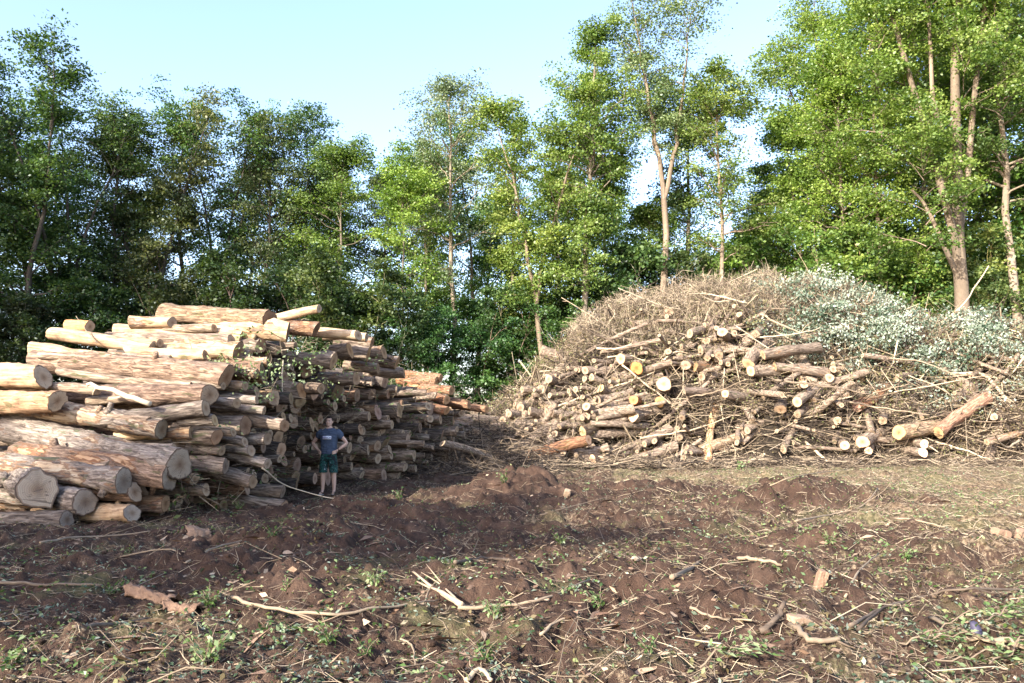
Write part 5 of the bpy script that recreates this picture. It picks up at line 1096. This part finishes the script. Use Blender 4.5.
# ------------------------------------------------------------------ the man
def simple(name,col,rough=.7,spec=.3):
    m,nt,out=newmat(name); principled(nt,out,col,rough,spec=spec); return m
def folds(me):
    n=len(me.vertices); V=np.zeros(n*3); Nn=np.zeros(n*3); me.vertices.foreach_get('co',V); me.vertices.foreach_get('normal',Nn); V=V.reshape(-1,3); Nn=Nn.reshape(-1,3)
    d=.016*vnoise(V[:,0]*1.0+V[:,2]*.6, V[:,2]*1.6-V[:,0]*.8+V[:,1], .055, 3)+.02*vnoise(V[:,0]+V[:,1]*2, V[:,2], .13, 4)
    return (V+Nn*d[:,None]).ravel()
def build_man():
    root=empty('person',(0,0,0)); bmt=bmesh.new()
    def fromskin(edges, verts, rad, sub=2, name='t'):
        me=bpy.data.meshes.new(name); me.from_pydata(verts,edges,[]); o=bpy.data.objects.new(name,me); COL.objects.link(o)
        m=o.modifiers.new('s','SKIN'); me_s=me.skin_vertices[0].data if me.skin_vertices else None
        if me_s is None:
            bm=bmesh.new(); bm.from_mesh(me); bm.verts.layers.skin.verify(); bm.to_mesh(me); bm.free(); me_s=me.skin_vertices[0].data
        for i_,r_ in enumerate(rad): me_s[i_].radius=(r_,r_) if np.isscalar(r_) else r_; me_s[i_].use_root=(i_==0)
        s=o.modifiers.new('u','SUBSURF'); s.levels=sub; s.render_levels=sub
        dg=bpy.context.evaluated_depsgraph_get(); r=bpy.data.meshes.new_from_object(o.evaluated_get(dg)); bpy.data.objects.remove(o); return r
    def remesh(mlist, vox, name, mats, smooth=2):
        bm=bmesh.new()
        for m_ in mlist: bm.from_mesh(m_)
        me=bpy.data.meshes.new(name); bm.to_mesh(me); bm.free(); o=bpy.data.objects.new(name,me); COL.objects.link(o)
        r_=o.modifiers.new('r','REMESH'); r_.mode='VOXEL'; r_.voxel_size=vox; r_.use_smooth_shade=True
        sm=o.modifiers.new('m','SMOOTH'); sm.iterations=smooth; sm.factor=.5
        dg=bpy.context.evaluated_depsgraph_get(); out=bpy.data.meshes.new_from_object(o.evaluated_get(dg)); bpy.data.objects.remove(o)
        out.name=name; out.materials.clear()
        for q in mats: out.materials.append(q)
        return out
    def ell(c,s,rot=(0,0,0),sub=3):
        bm=bmesh.new(); bmesh.ops.create_icosphere(bm,subdivisions=sub,radius=1,matrix=Matrix.Translation(c)@Euler(rot).to_matrix().to_4x4()@Matrix.Diagonal((*s,1))); me=bpy.data.meshes.new('e'); bm.to_mesh(me); bm.free(); return me
    skin=None
    m,nt,out=newmat('skin'); co=coords(nt); c=mix(nt,noise(nt,co,14,3),(.48,.29,.21),(.62,.41,.31)); principled(nt,out,c,.55,spec=.4); skin=m
    # skeleton, facing -y
    V=[(0,.0,.95),(0,.0,1.1),(0,.01,1.3),(0,.01,1.43),(0,.0,1.52),(0,-.01,1.58)]; E=[(0,1),(1,2),(2,3),(3,4),(4,5)]; Rr=[(.15,.11),(.15,.105),(.165,.115),(.12,.09),(.055,.055),(.055,.055)]
    for s in (-1,1):
        b=len(V); V+=[(s*.185,.015,1.415),(s*.30,.04,1.29),(s*.405,.07,1.165),(s*.33,.0,1.09),(s*.235,-.05,1.015)]; E+=[(3,b),(b,b+1),(b+1,b+2),(b+2,b+3),(b+3,b+4)]; Rr+=[.062,.052,.043,.042,.028]
        b=len(V); V+=[(s*.09,0,.87),(s*.115,-.005,.68),(s*.125,0,.49),(s*.13,.015,.33),(s*.135,.02,.10),(s*.14,-.04,.04),(s*.155,-.13,.028)]; E+=[(0,b)]+[(b+i_,b+i_+1) for i_ in range(6)]; Rr+=[.095,.085,.058,.060,.037,.036,(.04,.026)]
    parts=[fromskin(E,V,Rr)]
    for s in (-1,1):   # hands resting on the hips: palm, four fingers forward, thumb back
        parts.append(ell((s*.205,-.065,.985),(.028,.045,.046),(.3,s*.5,0),2))
        for k in range(4):
            z=1.005-.021*k; l=(.9,1,.95,.78)[k]
            parts.append(fromskin([(0,1),(1,2),(2,3)],[(s*.205,-.085,z),(s*.182,-.118*1,z-.008),(s*.150,-.134,z-.016),(s*(.150-.030*l),-.138,z-.022)],[.0105,.010,.009,.007],1))
        parts.append(fromskin([(0,1),(1,2)],[(s*.215,-.04,1.01),(s*.20,.0,1.025),(s*.178,.035,1.02)],[.013,.011,.009],1))
    # head
    parts.append(ell((0,.005,1.655),(.076,.095,.108))); parts.append(ell((0,-.03,1.60),(.058,.065,.062)))
    parts.append(ell((0,-.098,1.642),(.014,.02,.026),(.35,0,0),2)); parts.append(ell((0,-.088,1.682),(.05,.016,.012),(0,0,0),2))
    parts.append(ell((0,-.086,1.603),(.024,.012,.008),(0,0,0),2)); parts.append(ell((0,-.082,1.568),(.024,.018,.016),(0,0,0),2))
    for s in (-1,1):
        parts.append(ell((s*.079,.01,1.645),(.010,.02,.032),(0,0,s*.25),2)); parts.append(ell((s*.036,-.073,1.625),(.02,.018,.018),(0,0,0),2))
    body=obj('body',remesh(parts,.007,'body',[skin]),root)
    # hair
    m,nt,out=newmat('dark_hair'); principled(nt,out,(.025,.016,.011),.6,noise(nt,coords(nt),120,2),.8,.01)
    bm=bmesh.new(); bmesh.ops.create_icosphere(bm,subdivisions=4,radius=1,matrix=Matrix.Translation((0,.014,1.668))@Matrix.Diagonal((.083,.101,.107,1)))
    for v_ in list(bm.verts):
        x,y,z=v_.co
        if z<1.60 or (y<-.035 and z<1.725) or (y<.0 and z<1.665 and abs(x)<.2 and y<-.012): bm.verts.remove(v_)
        else: v_.co+=v_.normal*rl.normal(0,.0025)
    me=bpy.data.meshes.new('hair'); bm.to_mesh(me); bm.free(); me.materials.append(m); obj('hair',me,root)
    white=simple('eye_white',(.6,.58,.55)); pup=simple('eye_dark',(.02,.015,.01),.2)
    for s in (-1,1):
        e=ell((s*.031,-.083,1.655),(.013,.009,.008),(0,0,0),2); e.materials.append(white); eo=obj('eye',e,root)
        q=ell((s*.031,-.0905,1.655),(.006,.003,.006),(0,0,0),2); q.materials.append(pup); obj('iris',q,eo)
        b=ell((s*.032,-.094,1.684),(.02,.006,.0045),(0,s*.12,0),2); b.materials.append(m); obj('eyebrow',b,root)
    mo=ell((0,-.0955,1.603),(.02,.004,.004),(0,0,0),2); mo.materials.append(simple('lips',(.28,.10,.085))); obj('mouth',mo,root)
    # T-shirt: loft + sleeves
    def loft(rings,sides=24):
        V=[];F_=[]
        for (cx,cy,cz,rx,ry) in rings:
            for k in range(sides):
                a=2*math.pi*k/sides; sx=math.copysign(abs(math.cos(a))**.85,math.cos(a)); sy=math.copysign(abs(math.sin(a))**.85,math.sin(a)); V.append((cx+rx*sx,cy+ry*sy,cz))
        for i_ in range(len(rings)-1):
            for k in range(sides): F_.append((i_*sides+k,i_*sides+(k+1)%sides,(i_+1)*sides+(k+1)%sides,(i_+1)*sides+k))
        F_.append(tuple(range(sides))[::-1]); F_.append(tuple((len(rings)-1)*sides+k for k in range(sides)))
        me=bpy.data.meshes.new('l'); me.from_pydata(V,[],F_); return me
    sh=[loft([(0,0,.925,.185,.135),(0,0,.98,.182,.134),(0,0,1.1,.178,.130),(0,-.002,1.25,.195,.137),(0,0,1.36,.225,.14),(0,.01,1.42,.225,.125),(0,.01,1.465,.18,.105),(0,.005,1.505,.085,.082)])]
    for s in (-1,1): sh.append(fromskin([(0,1),(1,2)],[(s*.12,.01,1.41),(s*.205,.02,1.40),(s*.315,.047,1.265)],[.10,.105,.09],2))
    m,nt,out=newmat('navy_cotton'); n_=noise(nt,mapping(nt,coords(nt),(9,9,5)),1,3); principled(nt,out,mix(nt,n_,(.045,.06,.095),(.08,.105,.155)),.85,n_,.6,.03)
    shirt=obj('t_shirt',remesh(sh,.008,'t_shirt',[m],3),root); shirt.data.vertices.foreach_set('co', folds(shirt.data)); shirt['label']='navy blue short sleeved t-shirt with white box print'
    # chest print: white rectangle with lettering
    me=make_mesh('chest_print',[(-.098,-.158,1.255),(.098,-.158,1.255),(.098,-.154,1.33),(-.098,-.154,1.33),(-.098,-.12,1.255),(.098,-.12,1.255),(.098,-.12,1.33),(-.098,-.12,1.33)],[np.array([[0,1,2,3],[4,7,6,5],[0,4,5,1],[3,2,6,7],[0,3,7,4],[1,5,6,2]])],[simple('white_print',(.8,.8,.85))]); pr=obj('chest_print',me,root)
    cu=bpy.data.curves.new('lettering','FONT'); cu.body='BENCH'; cu.size=.062; cu.align_x='CENTER'; cu.align_y='CENTER'; cu.extrude=.001; to=bpy.data.objects.new('lt',cu); COL.objects.link(to)
    dg=bpy.context.evaluated_depsgraph_get(); tm=bpy.data.meshes.new_from_object(to.evaluated_get(dg)); bpy.data.objects.remove(to); tm.materials.clear(); tm.materials.append(simple('blue_print',(.12,.14,.38)))
    lo=obj('lettering',tm,pr); lo.location=(0,-.159,1.292); lo.rotation_euler=(math.pi/2,0,0)
    # shorts
    st=[loft([(0,0,.80,.17,.12),(0,0,.86,.182,.13),(0,0,.93,.178,.128),(0,0,.985,.168,.122)])]
    for s in (-1,1): st.append(loft([(s*.125,-.003,.50,.092,.098),(s*.118,0,.62,.094,.102),(s*.105,0,.74,.096,.11),(s*.09,0,.88,.092,.115)]))
    m,nt,out=newmat('floral_print'); co=coords(nt); vo=nt.nodes.new('ShaderNodeTexVoronoi'); vo.inputs['Scale'].default_value=13; vo.inputs['Randomness'].default_value=1; nt.links.new(co,vo.inputs['Vector'])
    n_=noise(nt,co,11,3,.6,1.5); c=ramp(nt,n_,[(.48,(.010,.014,.016)),(.50,(.015,.10,.085)),(.53,(.03,.17,.13)),(.55,(.012,.02,.025)),(.63,(.02,.05,.05)),(.66,(.4,.5,.55))]); principled(nt,out,c,.8)
    so=obj('shorts',remesh(st,.009,'shorts',[m],3),root); so['label']='knee length board shorts with black, teal and white pattern'
    dk_=simple('dark_rubber',(.03,.03,.03)); ls=simple('pale_sole',(.35,.33,.3))
    for s in (-1,1):
        sole=ell((s*.148,-.075,.008),(.05,.135,.012),(0,0,s*.12),3); sole.materials.append(ls); f=obj('sandal',sole,root)
        V_,F__=tube(spline([(s*.148-.052,-.06,.02),(s*.148-.035,-.09,.062),(s*.15,-.1,.07),(s*.148+.04,-.09,.06),(s*.148+.054,-.06,.02)],10),.008,6); stp=make_mesh('strap',V_,F__,[dk_],True); obj('strap',stp,f)
    wv,wf=tube(spline([(.268+.031*math.cos(a),-.035+.02*math.cos(a)+.0,1.04+.031*math.sin(a)) for a in np.linspace(0,6.28,12)],24),.008,6); wr=obj('wrist_watch',make_mesh('wrist_watch',wv,wf,[dk_],True),root)
    return root
man=build_man(); mp=at(328,490,19.0); man.location=(mp[0],mp[1],gz(mp[0],mp[1])+.0); man.rotation_euler=(0,0,-.12)
tag(man,'man in navy t-shirt and patterned shorts, hands on hips, beside the log stack','person')

# ------------------------------------------------------------------ light
w=bpy.data.worlds.new('World'); scene.world=w; w.use_nodes=True; nt=w.node_tree; bg=nt.nodes['Background']
sky=nt.nodes.new('ShaderNodeTexSky'); sky.sky_type='NISHITA'; sky.sun_disc=False; sky.sun_elevation=R(EL)
az=math.atan2(SUN_H[0],SUN_H[1]); sky.sun_rotation=az; sky.air_density=1.0; sky.dust_density=2.0; sky.ozone_density=.7; sky.altitude=100
nt.links.new(mix(nt,1.0,sky.outputs[0],(1.0,1.0,1.10),'MULTIPLY'),bg.inputs[0]); bg.inputs[1].default_value=.15
sl=bpy.data.lights.new('sun','SUN'); sl.energy=3.9; sl.angle=R(.53); sl.color=(1,.94,.82); so=bpy.data.objects.new('sun',sl); COL.objects.link(so)
dirv=Vector((-SUN_H[0]*math.cos(R(EL)),-SUN_H[1]*math.cos(R(EL)),-math.sin(R(EL)))); so.rotation_euler=dirv.to_track_quat('-Z','Y').to_euler(); so.location=(-30,-30,40)
vs=scene.view_settings; vs.view_transform='Standard'; vs.look='None'; vs.exposure=1.8; vs.gamma=1; vs.use_curve_mapping=False
scene.render.engine='CYCLES'; cy=scene.cycles; cy.max_bounces=6; cy.diffuse_bounces=3; cy.transmission_bounces=3; cy.use_denoising=True
print('logs',len(LOGS),'pack',NPACK,'individual',len(ind))
